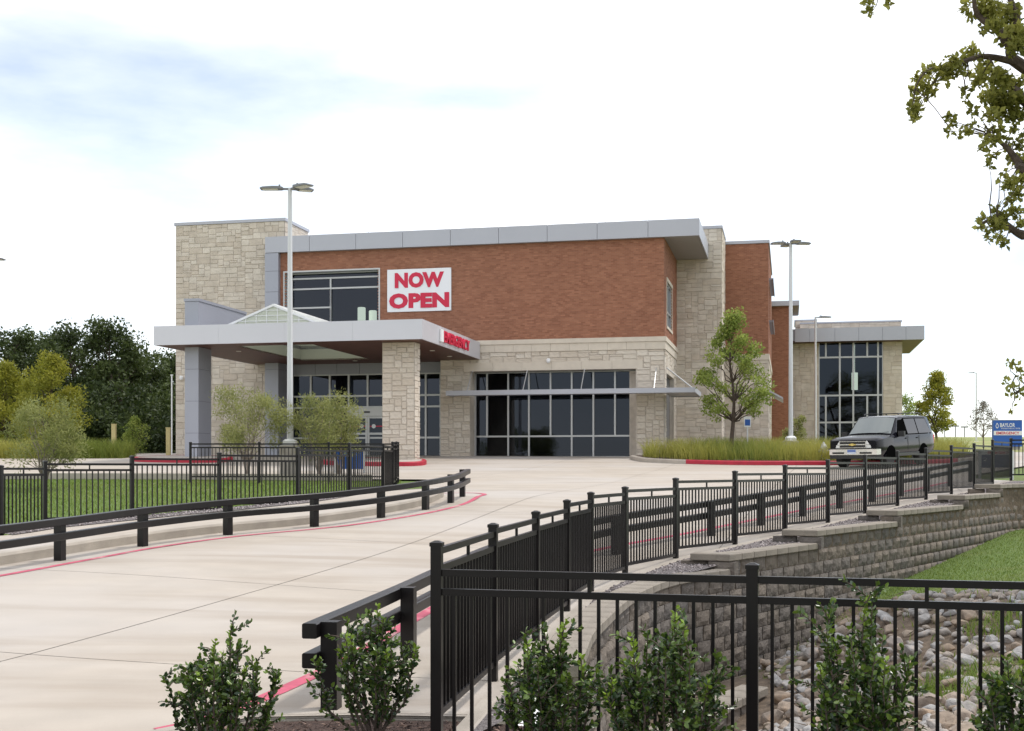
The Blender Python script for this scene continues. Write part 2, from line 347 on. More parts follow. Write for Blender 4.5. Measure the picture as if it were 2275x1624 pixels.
def ZL(x, y): return ZLf(min(26, x), y)

def catmull(pts, n=8):
    pts = [Vector(p) for p in pts]; out_ = []
    for i in range(len(pts) - 1):
        p0, p1, p2, p3 = pts[max(i - 1, 0)], pts[i], pts[i + 1], pts[min(i + 2, len(pts) - 1)]
        for k in range(n):
            t = k / n
            out_.append(0.5 * ((2 * p1) + (p2 - p0) * t + (2 * p0 - 5 * p1 + 4 * p2 - p3) * t * t + (3 * p1 - p0 - 3 * p2 + p3) * t ** 3))
    out_.append(pts[-1]); return out_
def offset(path, d):                     # 2D offset to the right of the direction of travel
    path = [Vector(p[:2]) for p in path]; o = []
    for i, p in enumerate(path):
        t = (path[min(i + 1, len(path) - 1)] - path[max(i - 1, 0)]).normalized()
        o.append(p + Vector((t.y, -t.x)) * d)
    return o
def poly_bm(poly):
    bm = bmesh.new(); f = bm.faces.new([bm.verts.new((p[0], p[1], 0)) for p in poly]); f.normal_update()
    if f.normal.z < 0: f.normal_flip()
    bmesh.ops.triangulate(bm, faces=bm.faces[:], ngon_method='EAR_CLIP'); return bm
def cut(bm, co, no):
    bmesh.ops.bisect_plane(bm, geom=bm.verts[:] + bm.edges[:] + bm.faces[:], plane_co=co, plane_no=no, dist=1e-5)
def gridcut(bm, step):
    xs = [v.co.x for v in bm.verts]; ys = [v.co.y for v in bm.verts]
    for k in range(math.floor(min(xs) / step) + 1, math.ceil(max(xs) / step)): cut(bm, (k * step, 0, 0), (1, 0, 0))
    for k in range(math.floor(min(ys) / step) + 1, math.ceil(max(ys) / step)): cut(bm, (0, k * step, 0), (0, 1, 0))
def drape(poly, zf, off, step):
    bm = poly_bm(poly); gridcut(bm, step)
    for v in bm.verts: v.co.z = zf(v.co.x, v.co.y) + off
    bmesh.ops.recalc_face_normals(bm, faces=bm.faces[:])
    for f in bm.faces:
        if f.normal.z < 0: f.normal_flip()
        f.smooth = True
    me = bpy.data.meshes.new('sheet'); bm.to_mesh(me); bm.free(); return me
def kerb_wall(mb, path, zf, z0, z1, width):
    """kerb along a 2D path, `width` to the left of travel; bevelled top edge towards the right"""
    a = offset(path, 0); b = offset(path, -0.03); c = offset(path, -width)
    for i in range(len(a) - 1):
        za, zb_ = zf(*a[i]), zf(*a[i + 1])
        q = lambda p, z: (p.x, p.y, z)
        mb.quad(q(a[i], za + z0), q(a[i + 1], zb_ + z0), q(a[i + 1], zb_ + z1 - 0.035), q(a[i], za + z1 - 0.035))
        mb.quad(q(a[i], za + z1 - 0.035), q(a[i + 1], zb_ + z1 - 0.035), q(b[i + 1], zb_ + z1), q(b[i], za + z1))
        mb.quad(q(b[i], za + z1), q(b[i + 1], zb_ + z1), q(c[i + 1], zb_ + z1), q(c[i], za + z1))
        mb.quad(q(c[i], za + z1), q(c[i + 1], zb_ + z1), q(c[i + 1], zb_ + z0), q(c[i], za + z0))
def strip(path_a, path_b, zf, off):
    mb = MB()
    for i in range(len(path_a) - 1):
        p = [path_a[i], path_a[i + 1], path_b[i + 1], path_b[i]]
        mb.quad(*[(v.x, v.y, zf(v.x, v.y) + off) for v in p])
    return mb
def inpoly(x, y, poly):
    c = False; j = len(poly) - 1
    for i in range(len(poly)):
        xi, yi = poly[i][0], poly[i][1]; xj, yj = poly[j][0], poly[j][1]
        if (yi > y) != (yj > y) and x < (xj - xi) * (y - yi) / (yj - yi) + xi: c = not c
        j = i
    return c

# retaining wall line (towards the right and away)
WALL = [(0.50, 8.7), (0.60, 9.5), (0.71, 10.4), (0.88, 11.3), (1.17, 12.7), (1.45, 13.8), (2.06, 15.5), (3.0, 16.92)]
WALL += [(3.32 + 0.574 * t, 17.34 + 0.819 * t) for t in (1.5, 4.5, 7.5, 10.5, 13.5, 15.6)] + [(13.7, 31.2), (15.6, 31.9), (18, 32.3), (24, 32.8), (40, 32.8)]
WPATH = [Vector((p.x, p.y)) for p in catmull([(a, b, 0) for a, b in WALL], 10)]
wl = [0.0]
for i in range(1, len(WPATH)): wl.append(wl[-1] + (WPATH[i] - WPATH[i - 1]).length)
def wpos(s):
    s = min(max(s, 0), wl[-1] - 1e-4); i = int(np.searchsorted(wl, s, side='right')) - 1
    t = (s - wl[i]) / (wl[i + 1] - wl[i]); p = WPATH[i].lerp(WPATH[i + 1], t)
    d = (WPATH[min(i + 2, len(WPATH) - 1)] - WPATH[max(i - 1, 0)]).normalized(); return p, d
def ws_of_t(t):      # arclength of a straight-part parameter
    q = Vector((3.32 + 0.574 * t, 17.34 + 0.819 * t)); return wl[min(range(len(WPATH)), key=lambda i: (WPATH[i] - q).length)]

# lower basin and upper ground
lowpoly = [(p.x, p.y) for p in offset(WPATH, -.12)] + [(60, 32.8), (60, 4), (6, 6.4), (1.5, 7.35), (-0.25, 7.95), (0.2, 8.5)]
link('lawn', drape(lowpoly, ZL, 0.0, 0.75), M['grass'], kind='structure')
uppoly = [(p.x, p.y) for p in offset(WPATH, -.3)][::-1] + [(0.2, 8.5), (-0.25, 7.95), (1.5, 7.35), (6, 6.4), (60, 4), (60, -6), (-60, -6), (-60, 70), (60, 70), (60, 32.8)]
link('ground', drape(uppoly, ZU, -0.06, 1.5), M['grass'], kind='structure')
fm = MB()
ys = [70, 90, 120, 160, 220, 300, 420, 700, 1200, 2500]; xs = [-1500, -700, -300, -120, -60, 0, 60, 120, 300, 700, 1500]
for i in range(len(xs) - 1):
    for j in range(len(ys) - 1):
        fm.quad(*[(x, y, zfar(y) - 0.06) for x, y in ((xs[i], ys[j]), (xs[i + 1], ys[j]), (xs[i + 1], ys[j + 1]), (xs[i], ys[j + 1]))])
yl = [-300, -6, 10, 20, 30, 40, 54, 70]
for xa, xb, xc in ((-1500, -60, -60), (60, 1500, 60)):
    for j in range(len(yl) - 1):
        za, zb_ = (ZU(xc, yl[j]), ZU(xc, yl[j + 1]))
        fm.quad((xa, yl[j], za - .06), (xb, yl[j], za - .06), (xb, yl[j + 1], zb_ - .06), (xa, yl[j + 1], zb_ - .06))
fm.quad((-60, -300, -.06), (60, -300, -.06), (60, -6, -.06), (-60, -6, -.06))
fm.build('field', M['field'], kind='structure')

# ---------------------------------------------------------------- driveway
lr = [Vector(p) for p in catmull(LRAIL, 6)]; lr2 = [Vector((p.x, p.y)) for p in lr]
lcurb = offset(lr2, -0.42)                                     # kerb face line, behind the rail posts
e = lcurb[-1]
lcurb += [Vector((e.x - 0.02, e.y + 0.7)), Vector((e.x - 0.25, e.y + 1.2)), Vector((e.x - 0.75, e.y + 1.55)), Vector((e.x - 1.35, e.y + 1.62))]
lcurb = [Vector((-14.5, 6.2)), Vector((-11.5, 7.4)), Vector((-9.6, 9.3))] + lcurb
rf2 = [Vector(p[:2]) for p in RF[:17]]; rfs = [Vector((p.x, p.y)) for p in catmull([(p.x, p.y, 0) for p in rf2], 4)]
redge = offset(rfs, 0.17)
NEAR = [(-0.25, 7.95), (-1.0, 8.02), (-1.68, 7.95), (-2.06, 7.5), (-2.7, 6.5), (-3.5, 5), (-5, 2), (-6.5, -4)]
ISLE = [(4.9, 51.5), (5.0, 49.8), (5.6, 48.6), (7.6, 47.3), (10, 46.9), (14, 47.2), (17.5, 48.6), (19.5, 51.5), (20.5, 56), (21, 66), (12, 66), (9.5, 60), (7.2, 54.4)]
drv = [(p.x, p.y) for p in redge] + [(14.15, 35.6), (14.2, 38.5), (15.6, 41), (17.8, 44.5), (21, 49), (28, 56), (34, 66), (8, 66), (-24.5, 62), (-26, 51.6), (-60, 50.0), (-60, 38.5),
       (-12, 38.2), (-2.6, 37.3), (-2.3, 33), (-2.0, 29.6)] + [(p.x, p.y) for p in lcurb][::-1] + [(-25, 6), (-25, -4)] + NEAR[::-1]
link('driveway', drape(drv, ZU, -0.016, 2.0), M['joint'], kind='structure')
drive = bpy.data.objects['driveway']
JA = R(-15.3); jx = Vector((math.cos(JA), math.sin(JA))); jy = Vector((-math.sin(JA), math.cos(JA))); jo = Vector((-4.0, 10.25)); JS = 4.6; G = 0.007
bm = poly_bm(drv)
for ax in (jx, jy):
    for k in range(-16, 17):
        for s_ in (-G, G):
            c = jo + ax * (k * JS + s_); cut(bm, (c.x, c.y, 0), (ax.x, ax.y, 0))
cells = {}
for f in bm.faces:
    c = f.calc_center_median(); q = Vector((c.x, c.y)) - jo; u, v_ = q.dot(jx) / JS, q.dot(jy) / JS
    if abs(u - round(u)) * JS < G or abs(v_ - round(v_)) * JS < G: continue
    cells.setdefault((math.floor(u), math.floor(v_)), []).append([(v.co.x, v.co.y) for v in f.verts])
bm.free()
for key, tris in cells.items():
    b2 = bmesh.new()
    for tq in tris:
        try: b2.faces.new([b2.verts.new((x, y, 0)) for x, y in tq])
        except ValueError: pass
    bmesh.ops.remove_doubles(b2, verts=b2.verts[:], dist=1e-4)
    gridcut(b2, 1.15)
    for v in b2.verts: v.co.z = ZU(v.co.x, v.co.y)
    for f in b2.faces:
        f.normal_update()
        if f.normal.z < 0: f.normal_flip()
        f.smooth = True
    me = bpy.data.meshes.new('slab'); b2.to_mesh(me); b2.free(); link('slab', me, M['concrete'], drive)
# painted red fire-lane lines
def redline(path, wd, name):
    a, b = offset(path, -wd / 2), offset(path, wd / 2)
    strip(a, b, ZU, 0.005).build(name, M['red'], kind='structure')
lred = offset(lr2, 0.34); e = lred[-1]
lred = lred + [Vector((e.x + 0.12, e.y + 0.7)), Vector((e.x - 0.02, e.y + 1.35)), Vector((e.x - 0.45, e.y + 1.85)), Vector((e.x - 1.1, e.y + 2.1))]
redline([Vector((p.x, p.y)) for p in catmull([(p.x, p.y, 0) for p in lred], 3)], 0.11, 'red_line')
rr = [Vector((-1.2, 8.22)), Vector((-0.86, 10.3)), Vector((-0.5, 12.4)), Vector((-0.1, 14.3)), Vector((0.55, 16.3)), Vector((1.55, 18.45))]
nrm = Vector((-fd.y, fd.x))
rr += [Vector((2.38, 18.0)) + nrm * 0.85 + fd * (0.9 + 2.02 * k) for k in range(1, 10)]
RR = [(p.x, p.y, ZU(p.x, p.y)) for p in rr]
rrs = [Vector((p.x, p.y)) for p in catmull([(p.x, p.y, 0) for p in rr], 6)]
rp = offset(rrs, -0.47)
rp = [Vector((-2.15, 7.55)), Vector((-1.9, 7.95)), Vector((-1.66, 8.8))] + rp[5:]
redline([Vector((p.x, p.y)) for p in catmull([(p.x, p.y, 0) for p in rp], 2)], 0.13, 'red_line')

# raised walk and gravel behind the left kerb
kb = MB(); kerb_wall(kb, lcurb, ZU, -0.05, 0.15, 0.16); kb.build('curb', M['curb'], kind='structure')
wk_a = offset(lcurb, -0.155); wk_b = offset(lcurb, -1.25)
fpath = [Vector((-16, 16.2)), Vector((-11.6, 18.9))] + [Vector(p[:2]) for p in LF[:8]]
walkpoly = [(p.x, p.y) for p in wk_a[2:]] + [(-2.75, 31.2)] + [(p.x + .25, p.y - .45) for p in fpath[::-1][1:-2]] + [(-12, 18)]
ZW = lambda x, y: ZU(x, y) + .146 - .138 * sst(27.6, 29.8, y)
link('sidewalk', drape(walkpoly, ZW, 0.0, 1.0), M['concrete'], kind='structure')
gp = [(p.x + .95, p.y - .62) for p in fpath[2:7]] + [(-2.66, 31.0), (-3.1, 31.4)] + [(p.x - .12, p.y + .12) for p in fpath[2:9]][::-1]
gp = [(p.x + .42, p.y - .55) for p in fpath[2:8]] + [(-2.8, 31.1), (-3.15, 31.3)] + [(p.x - .12, p.y + .15) for p in fpath[2:8]][::-1]
link('gravel_bed', drape(gp, ZW, 0.012, 1.0), M['gravel'], kind='structure')
# kerb and walk of the entrance: a low kerb along the far lawn edge and the reed strip
kb = MB(); kerb_wall(kb, [Vector((-4.2, 37.4)), Vector((-12, 38.1)), Vector((-60, 38.4))], ZU, -0.05, 0.14, 0.15); kb.build('curb', M['curb'], kind='structure')
kb = MB(); kerb_wall(kb, [Vector((-60, 50.0)), Vector((-26, 51.4)), Vector((-24.4, 52.6)), Vector((-24.2, 60))], ZU, -0.05, 0.16, 0.15); kb.build('curb', M['curb'], kind='structure')
# planting island in front of the right wing
isle = [Vector((p.x, p.y)) for p in catmull([(a, b, 0) for a, b in ISLE + [ISLE[0]]], 5)]
kb = MB(); kerb_wall(kb, isle, ZU, -0.05, 0.17, 0.16); kb.build('curb', M['curb'], kind='structure')
link('island', drape([(p.x, p.y) for p in offset(isle, -0.15)[:-1]], ZU, 0.15, 1.5), M['mulch'], kind='structure')
kb = MB(); seg = isle[13:31]
for i in range(len(seg) - 1):        # red painted face of the island kerb
    o1 = offset(seg, 0.006); o2 = offset(seg, -0.028); z0, z1 = ZU(*seg[i]), ZU(*seg[i + 1])
    kb.quad((o1[i].x, o1[i].y, z0 + .012), (o1[i + 1].x, o1[i + 1].y, z1 + .012), (o1[i + 1].x, o1[i + 1].y, z1 + .137), (o1[i].x, o1[i].y, z0 + .137))
    kb.quad((o1[i].x, o1[i].y, z0 + .137), (o1[i + 1].x, o1[i + 1].y, z1 + .137), (o2[i + 1].x, o2[i + 1].y, z1 + .176), (o2[i].x, o2[i].y, z0 + .176))
kb.build('curb_paint', M['redcurb'], kind='structure')
# raised entrance islands under the porch roof (red kerbs)
def bump(name, poly, red):
    pts = [Vector((p.x, p.y)) for p in catmull([(a, b, 0) for a, b in poly + [poly[0]]], 5)]
    kb = MB(); kerb_wall(kb, pts, ZU, -0.05, 0.17, 0.16); kb.build('curb', M['redcurb'] if red else M['curb'], kind='structure')
    link(name, drape([(p.x, p.y) for p in offset(pts, -0.15)[:-1]], ZU, 0.165, 1.0), M['concrete'], kind='structure')
bump('raised_walk', [(-15.2, 50.4), (-15.0, 49.3), (-13.2, 48.6), (-11.7, 48.7), (-11.2, 49.6), (-11.9, 51.2), (-14.0, 51.9)], True)
bump('raised_walk', [(-7.4, 47.6), (-6.6, 46.8), (-4.8, 46.2), (-3.7, 46.4), (-3.3, 47.2), (-3.7, 48.6), (-6.4, 49.2)], True)
# mulch bed where the shrubs stand
link('mulch_bed', drape([(-0.25, 7.93), (-1.0, 8.0), (-1.66, 7.93), (-2.03, 7.48), (-2.66, 6.5), (-3.45, 5), (-4.9, 2), (-6.4, -4), (8, -4), (8, 5.7), (6, 6.2), (1.5, 7.2)], ZU, -0.03, 1.0), M['mulch'], kind='structure')
# gravel strip between the fence and the wall
n = len(redge); gi = [(p.x, p.y) for p in redge]; wi = [(p.x, p.y) for p in offset(WPATH, -0.2) if p.y < 32.0 and p.x < 16 and p.y > 8.8]
link('gravel_strip', drape(gi + [(16, 34.1), (19, 33.8), (19, 33.0)] + wi[::-1] + [(0.15, 8.3)], ZU, 0.004, 1.0), M['gravel'], kind='structure')
gstrip = gi + [(15.3, 33.2)] + wi[::-1]
kb = MB(); kerb_wall(kb, offset(redge, 0.0), ZU, -0.3, 0.006, 0.12); kb.build('curb', M['curb'], kind='structure')
kb = MB(); kerb_wall(kb, [Vector(p) for p in NEAR][::-1], ZU, -0.2, 0.008, 0.12); kb.build('curb', M['curb'], kind='structure')

# scatter: pebbles, mulch chips, riprap
def hull_mesh(name, seed, n=13, sx=1.0, sy=0.8, sz=0.6):
    r_ = random.Random(seed); bm = bmesh.new()
    for _ in range(n):
        d = Vector((r_.gauss(0, 1), r_.gauss(0, 1), r_.gauss(0, 1))).normalized() * r_.uniform(0.8, 1.0)
        bm.verts.new((d.x * sx * .5, d.y * sy * .5, d.z * sz * .5))
    h = bmesh.ops.convex_hull(bm, input=bm.verts[:])
    for g in list(h['geom_interior']) + list(h['geom_unused']):
        if isinstance(g, bmesh.types.BMVert) and g.is_valid: bm.verts.remove(g)
    bmesh.ops.bevel(bm, geom=bm.edges[:], offset=0.03, segments=1, affect='EDGES') if n > 12 else None
    me = bpy.data.meshes.new(name); bm.to_mesh(me); bm.free(); return me
def tri_arrays(me):
    me.calc_loop_triangles(); V = np.array([v.co[:] for v in me.vertices]); T = np.array([t.vertices[:] for t in me.loop_triangles]); return V, T
def scatter_join(name, srcs, items, m, parent=None, kind='stuff', **k):
    """items: (x,y,z,sx,sy,sz,rx,ry,rz,tint)"""
    Vs, Ts, tn, base = [], [], [], 0
    for it in items:
        V, T = srcs[rnd.randrange(len(srcs))]
        mtx = np.array(Matrix.LocRotScale(None, (__import__('mathutils').Euler(it[6:9])), None).to_3x3())
        P = (V * np.array(it[3:6])) @ mtx.T + np.array(it[0:3])
        Vs.append(P); Ts.append(T + base); tn.append(np.full(len(T), it[9])); base += len(P)
    me = array_mesh(name, np.concatenate(Vs), np.concatenate(Ts), np.concatenate(tn))
    return link(name, me, m, parent, kind=kind, **k)
peb = [tri_arrays(hull_mesh('pebble_source', s, 8)) for s in range(5)]
items = []
while len(items) < 5200:
    i = rnd.randrange(len(redge)); x, y = rnd.uniform(-0.2, 14), rnd.uniform(7.9, 33)
    if inpoly(x, y, gstrip) and rnd.random() < min(1, 16 / y):
        s = rnd.uniform(.025, .06); items.append((x, y, ZU(x, y) + .008, s, s, s, rnd.uniform(0, 6), rnd.uniform(0, 6), rnd.uniform(0, 6), rnd.random() ** 1.3))
scatter_join('gravel_pebbles', peb, items, M['pebble'], label='loose grey gravel between the black fence and the block wall', cat='gravel')
items = []
while len(items) < 1300:
    x, y = rnd.uniform(-9, -2.6), rnd.uniform(20, 31.3)
    if inpoly(x, y, gp):
        s = rnd.uniform(.03, .07); items.append((x, y, ZW(x, y) + .019, s, s, s, rnd.uniform(0, 6), rnd.uniform(0, 6), rnd.uniform(0, 6), rnd.random()))
scatter_join('gravel_pebbles', peb, items, M['pebble'], label='loose pale gravel under the fence round the left lawn', cat='gravel')
mu = [(-0.25, 7.9), (-1.66, 7.9), (-2.0, 7.4), (-2.4, 6.6), (-2.4, 5.6), (4, 5.2), (4, 6.2), (1.5, 7.2)]; items = []
while len(items) < 3800:
    x, y = rnd.uniform(-2.4, 4), rnd.uniform(5.6, 7.95)
    if inpoly(x, y, mu):
        items.append((x, y, ZU(x, y) - .022 + rnd.uniform(0, .015), rnd.uniform(.03, .10), rnd.uniform(.012, .03), .012, rnd.gauss(0, .35), rnd.gauss(0, .35), rnd.uniform(0, 6), rnd.random() ** 2))
scatter_join('mulch_chips', peb, items, M['chips'], label='brown bark mulch round the foreground shrubs', cat='mulch')

RPOLY = [(1.05, 9.5), (2.2, 8.7), (3.0, 8.4), (6, 8.2), (9.5, 9), (10, 13), (8.8, 16), (6.8, 16.3), (5.3, 16.2), (4.9, 18.0), (4.3, 18.3), (3.7, 17.7), (3.2, 16.2), (3.1, 14.9), (3.08, 13.9), (2.4, 12.2), (1.7, 10.9)]
bed = link('rock_bed', drape(RPOLY, ZL, 0.012, 0.6), M['soil'], kind='structure')
link('soil_bed', drape([(0.7, 9.3), (1.2, 9.4), (2.0, 11.2), (3.2, 14.0), (4.6, 17.0), (6.3, 20.6), (5.9, 21.2), (3.6, 17.7), (2.2, 15.6), (1.5, 13.7), (0.95, 11.3)], ZL, 0.006, 0.6), M['soil'], kind='structure')
rocks = [hull_mesh('stone', 100 + s, 15, 1.0, rnd.uniform(.7, .95), rnd.uniform(.5, .75)) for s in range(9)]
for me in rocks: me.materials.append(M['rock'])
rsrc = [tri_arrays(me) for me in rocks]
cand, tries, buck = [], 0, {}
def grassy(x, y): return ((x - 4.55) / .75) ** 2 + ((y - 11.9) / .8) ** 2 < 1 or ((x - 5.9) / .8) ** 2 + ((y - 13.9) / .5) ** 2 < 1
while tries < 30000 and len(cand) < 1900:
    tries += 1
    x, y = rnd.uniform(1, 10), rnd.uniform(8.2, 17.2)
    if not inpoly(x, y, RPOLY): continue
    if grassy(x, y) and rnd.random() < .8: continue
    s = rnd.choice((.10, .13, .16, .19, .22, .27)) * rnd.uniform(.85, 1.15)
    kx, ky = int(x / .3), int(y / .3)
    if any((x - a) ** 2 + (y - b) ** 2 < (.37 * (s + q)) ** 2 for i in (-1, 0, 1) for j in (-1, 0, 1) for a, b, q in buck.get((kx + i, ky + j), ())): continue
    buck.setdefault((kx, ky), []).append((x, y, s)); cand.append((x, y, s))
def seen(c): return abs(c[0]) / c[1] < .425
cand.sort(key=lambda c: -(c[2] / c[1]) * (1 if seen(c) else .05))
for x, y, s in cand[:300]:
    link('stone', rocks[rnd.randrange(9)], None, bed, loc=(x, y, ZL(x, y) + s * .16), rot=(rnd.uniform(-.5, .5), rnd.uniform(-.5, .5), rnd.uniform(0, 6.3)), scale=(s * 1.25, s * 1.2, s * 1.1))
scatter_join('small_stones', rsrc, [(x, y, ZL(x, y) + s * .16, s * 1.25, s * 1.2, s * 1.1, rnd.uniform(-.5, .5), rnd.uniform(-.5, .5), rnd.uniform(0, 6), rnd.random()) for x, y, s in cand[300:]], M['rocks'], bed)

# grass blades where the lawn is close enough to read, and weeds among the stones
def blades(name, pts, h, wdt, m, lean=.35, parent=None, seg=2, tb=None, **k):
    """pts: (x,y,z) -> thin curved blades"""
    n = len(pts); P = np.array(pts, float); a = NP.uniform(0, 2 * math.pi, n); L = h * NP.uniform(.55, 1.15, n); le = L * NP.uniform(.1, 1, n) * lean
    ww = wdt * NP.uniform(.7, 1.3, n); b = NP.uniform(0, 2 * math.pi, n)
    d = np.stack([np.cos(a), np.sin(a), np.zeros(n)], 1); wv = np.stack([np.cos(b), np.sin(b), np.zeros(n)], 1)
    lv = np.linspace(0, 1, seg + 1); V = []
    for t in lv:
        c = P + d * (le * t ** 1.7)[:, None] + np.array([0, 0, 1.0]) * (L * (t - .18 * lean * t * t))[:, None]
        hw = (ww * (1 - t * .88) * .5)[:, None]; V += [c - wv * hw, c + wv * hw]
    V = np.stack(V, 1); kf = 2 * (seg + 1); base = (np.arange(n) * kf)[:, None]
    Q = np.concatenate([base + np.array([[2 * s, 2 * s + 1, 2 * s + 3, 2 * s + 2]]) for s in range(seg)], 1).reshape(-1, 4)
    tn = np.repeat(NP.uniform(0, 1, n) if tb is None else np.clip(np.array(tb) + NP.normal(0, .18, n), 0, 1), seg)
    return link(name, array_mesh(name, V.reshape(-1, 3), Q, tn), m, parent, **k)
pts = []
while len(pts) < 2600:
    x, y = rnd.uniform(2, 9), rnd.uniform(9, 16.5)
    if inpoly(x, y, RPOLY) and (grassy(x, y) or (rnd.random() < .04 and x > 3.6)): pts.append((x, y, ZL(x, y)))
blades('weeds', pts, .17, .016, M['blade'], .9, kind='stuff', label='green weeds growing between the riprap stones', cat='weeds')
pts = []
while len(pts) < 48000:
    x, y = rnd.uniform(4.4, 22), rnd.uniform(15.4, 31.5)
    if abs(x) / y < .70 and inpoly(x, y, lowpoly) and not inpoly(x, y, RPOLY) and rnd.random() < (17 / y) ** 1.2: pts.append((x, y, ZL(x, y) - .005))
blades('lawn_grass', pts, .055, .014, M['blade'], .8, seg=1, kind='stuff', label='mown green grass of the sunken lawn below the block wall', cat='grass')
pts = []; lawnL = [(p[0] - .2, p[1] + .25) for p in LF[:8]] + [(-3.3, 35), (-3.3, 38), (-12, 38), (-16, 38), (-12, 25)]
while len(pts) < 30000:
    x, y = rnd.uniform(-16, -3), rnd.uniform(20.5, 38)
    if abs(x) / y < .44 and inpoly(x, y, lawnL): pts.append((x, y, ZU(x, y) - .06))
blades('lawn_grass', pts, .075, .018, M['blade'], .8, seg=1, kind='stuff', label='green lawn grass inside the fenced enclosure on the left', cat='grass')

# ---------------------------------------------------------------- retaining wall of split blocks
CH = 0.2
def block_mesh(name, seed, L=.378, D=.24, H=CH - .010):
    r_ = random.Random(seed); v, f = [], []; nx, nz = 4, 3     # rough face on -Y
    for j in range(nz + 1):
        for i in range(nx + 1):
            ex = i in (0, nx); ez = j in (0, nz)
            y = -.010 + r_.uniform(-.016, .014)
            if ex or ez: y = .014 + r_.uniform(-.006, .008)
            v.append((-L / 2 + L * i / nx + (0 if ex else r_.uniform(-.02, .02)), y, H * j / nz + (0 if ez else r_.uniform(-.012, .012))))
    w_ = nx + 1
    for j in range(nz):
        for i in range(nx): f.append((j * w_ + i, j * w_ + i + 1, (j + 1) * w_ + i + 1, (j + 1) * w_ + i))
    b = len(v); v += [(-L / 2 + .02, D, 0), (L / 2 - .02, D, 0), (L / 2 - .02, D, H), (-L / 2 + .02, D, H)]
    f += [tuple(range(0, w_))[::-1] + (b, b + 1), (w_ * nz + nx,) + (b + 2, b + 3) + tuple(w_ * nz + i for i in range(nx)),
          tuple(j * w_ for j in range(nz + 1)) + (b + 3, b), (b + 1, b + 2) + tuple(j * w_ + nx for j in range(nz, -1, -1))]
    me = bpy.data.meshes.new(name); me.from_pydata(v, [], f); me.update(); return me
bl = [block_mesh('block', 300 + s) for s in range(8)]
for me in bl: me.materials.append(M['block'])
bsrc = [tri_arrays(me) for me in bl]
wroot = empty('retaining_wall', (WPATH[0].x, WPATH[0].y, -.8), label='stepped grey-brown split-block retaining wall below the drive fence', cat='wall')
inv = Vector((-WPATH[0].x, -WPATH[0].y, .8))
SEGS = [(0.0, .12), (ws_of_t(-.45), .32), (ws_of_t(2.75), .52), (ws_of_t(6.75), .72), (ws_of_t(11.2), .92), (ws_of_t(14.1), 1.12), (wl[-1] - .5, None)]
def wtop(s):
    for (a, z), (b, _) in zip(SEGS, SEGS[1:]):
        if s < b: return z
    return SEGS[-2][1]
def wz0(s):
    p, d = wpos(s); q = p + Vector((d.y, -d.x)) * .1; return ZL(q.x, q.y)
blk = []
SMAX = min(wl[-1] - .6, ws_of_t(15.6) + 9)
for k in range(-9, 6):                    # courses: top of course k is .18 + .2 k
    zt = .12 + .2 * k
    s = .2 if k % 2 else .0
    while s < SMAX:
        mid = s + .205
        if zt <= wtop(mid) + .02 - .0 and zt > wz0(mid) - .05:
            p, d = wpos(mid); back = Vector((-d.y, d.x)); q = p + back * (.008 * (k + 9)); blk.append((q.x, q.y, zt - CH, math.atan2(d.y, d.x)))
        s += .41
# the end returns of every step, turned into the bank
for (s, z) in SEGS[1:-1]:
    p, d = wpos(s + .02); back = Vector((-d.y, d.x))
    for m_ in (0, 1):
        q = p + back * (.16 + .41 * m_) - d * .02
        blk.append((q.x, q.y, z - CH, math.atan2(d.y, d.x) - math.pi / 2 + (.25 if m_ else .1)))
blk.sort(key=lambda b: math.hypot(b[0], b[1]) + (0 if abs(b[0]) / b[1] < .42 else 50))
for x, y, z, a in blk[:300]:
    link('block', bl[rnd.randrange(8)], None, wroot, loc=Vector((x, y, z)) + inv, rot=(0, 0, a))
scatter_join('far_blocks', bsrc, [(x + inv.x, y + inv.y, z + inv.z, 1, 1, 1, 0, 0, a, rnd.random()) for x, y, z, a in blk[300:]], M['blocks'], wroot)
cb = MB(); cb.box(-.198, .198, -.035, .29, 0, .10); capm = cb.mesh('cap_block'); capm.materials.append(M['cap'])
bm = bmesh.new(); bm.from_mesh(capm); bmesh.ops.bevel(bm, geom=bm.edges[:], offset=.012, segments=1, affect='EDGES'); bm.to_mesh(capm); bm.free()
for (a, z), (b, _) in zip(SEGS, SEGS[1:]):
    s = a + .2
    while s < min(b, SMAX) - .05:
        p, d = wpos(s); back = Vector((-d.y, d.x)); q = p + back * .06
        link('cap_block', capm, None, wroot, loc=Vector((q.x, q.y, z)) + inv, rot=(0, 0, math.atan2(d.y, d.x))); s += .40
    if a > 0:
        p, d = wpos(a + .02); back = Vector((-d.y, d.x)); q = p + back * .42 - d * .03
        link('cap_block', capm, None, wroot, loc=Vector((q.x, q.y, z + .001)) + inv, rot=(0, 0, math.atan2(d.y, d.x) - math.pi / 2 + .25), scale=(.9, 1, 1))
core = MB()
s = 0.0
while s < SMAX:
    p0, d0 = wpos(s); p1, d1 = wpos(s + .5); b0 = p0 + Vector((-d0.y, d0.x)) * .10; b1 = p1 + Vector((-d1.y, d1.x)) * .10
    zt = min(wtop(s), wtop(s + .5)) - .01; core.quad((b0.x + inv.x, b0.y + inv.y, -1.6 + inv.z), (b1.x + inv.x, b1.y + inv.y, -1.6 + inv.z), (b1.x + inv.x, b1.y + inv.y, zt + inv.z), (b0.x + inv.x, b0.y + inv.y, zt + inv.z)); s += .5
core.build('wall_core', M['soil'], wroot)
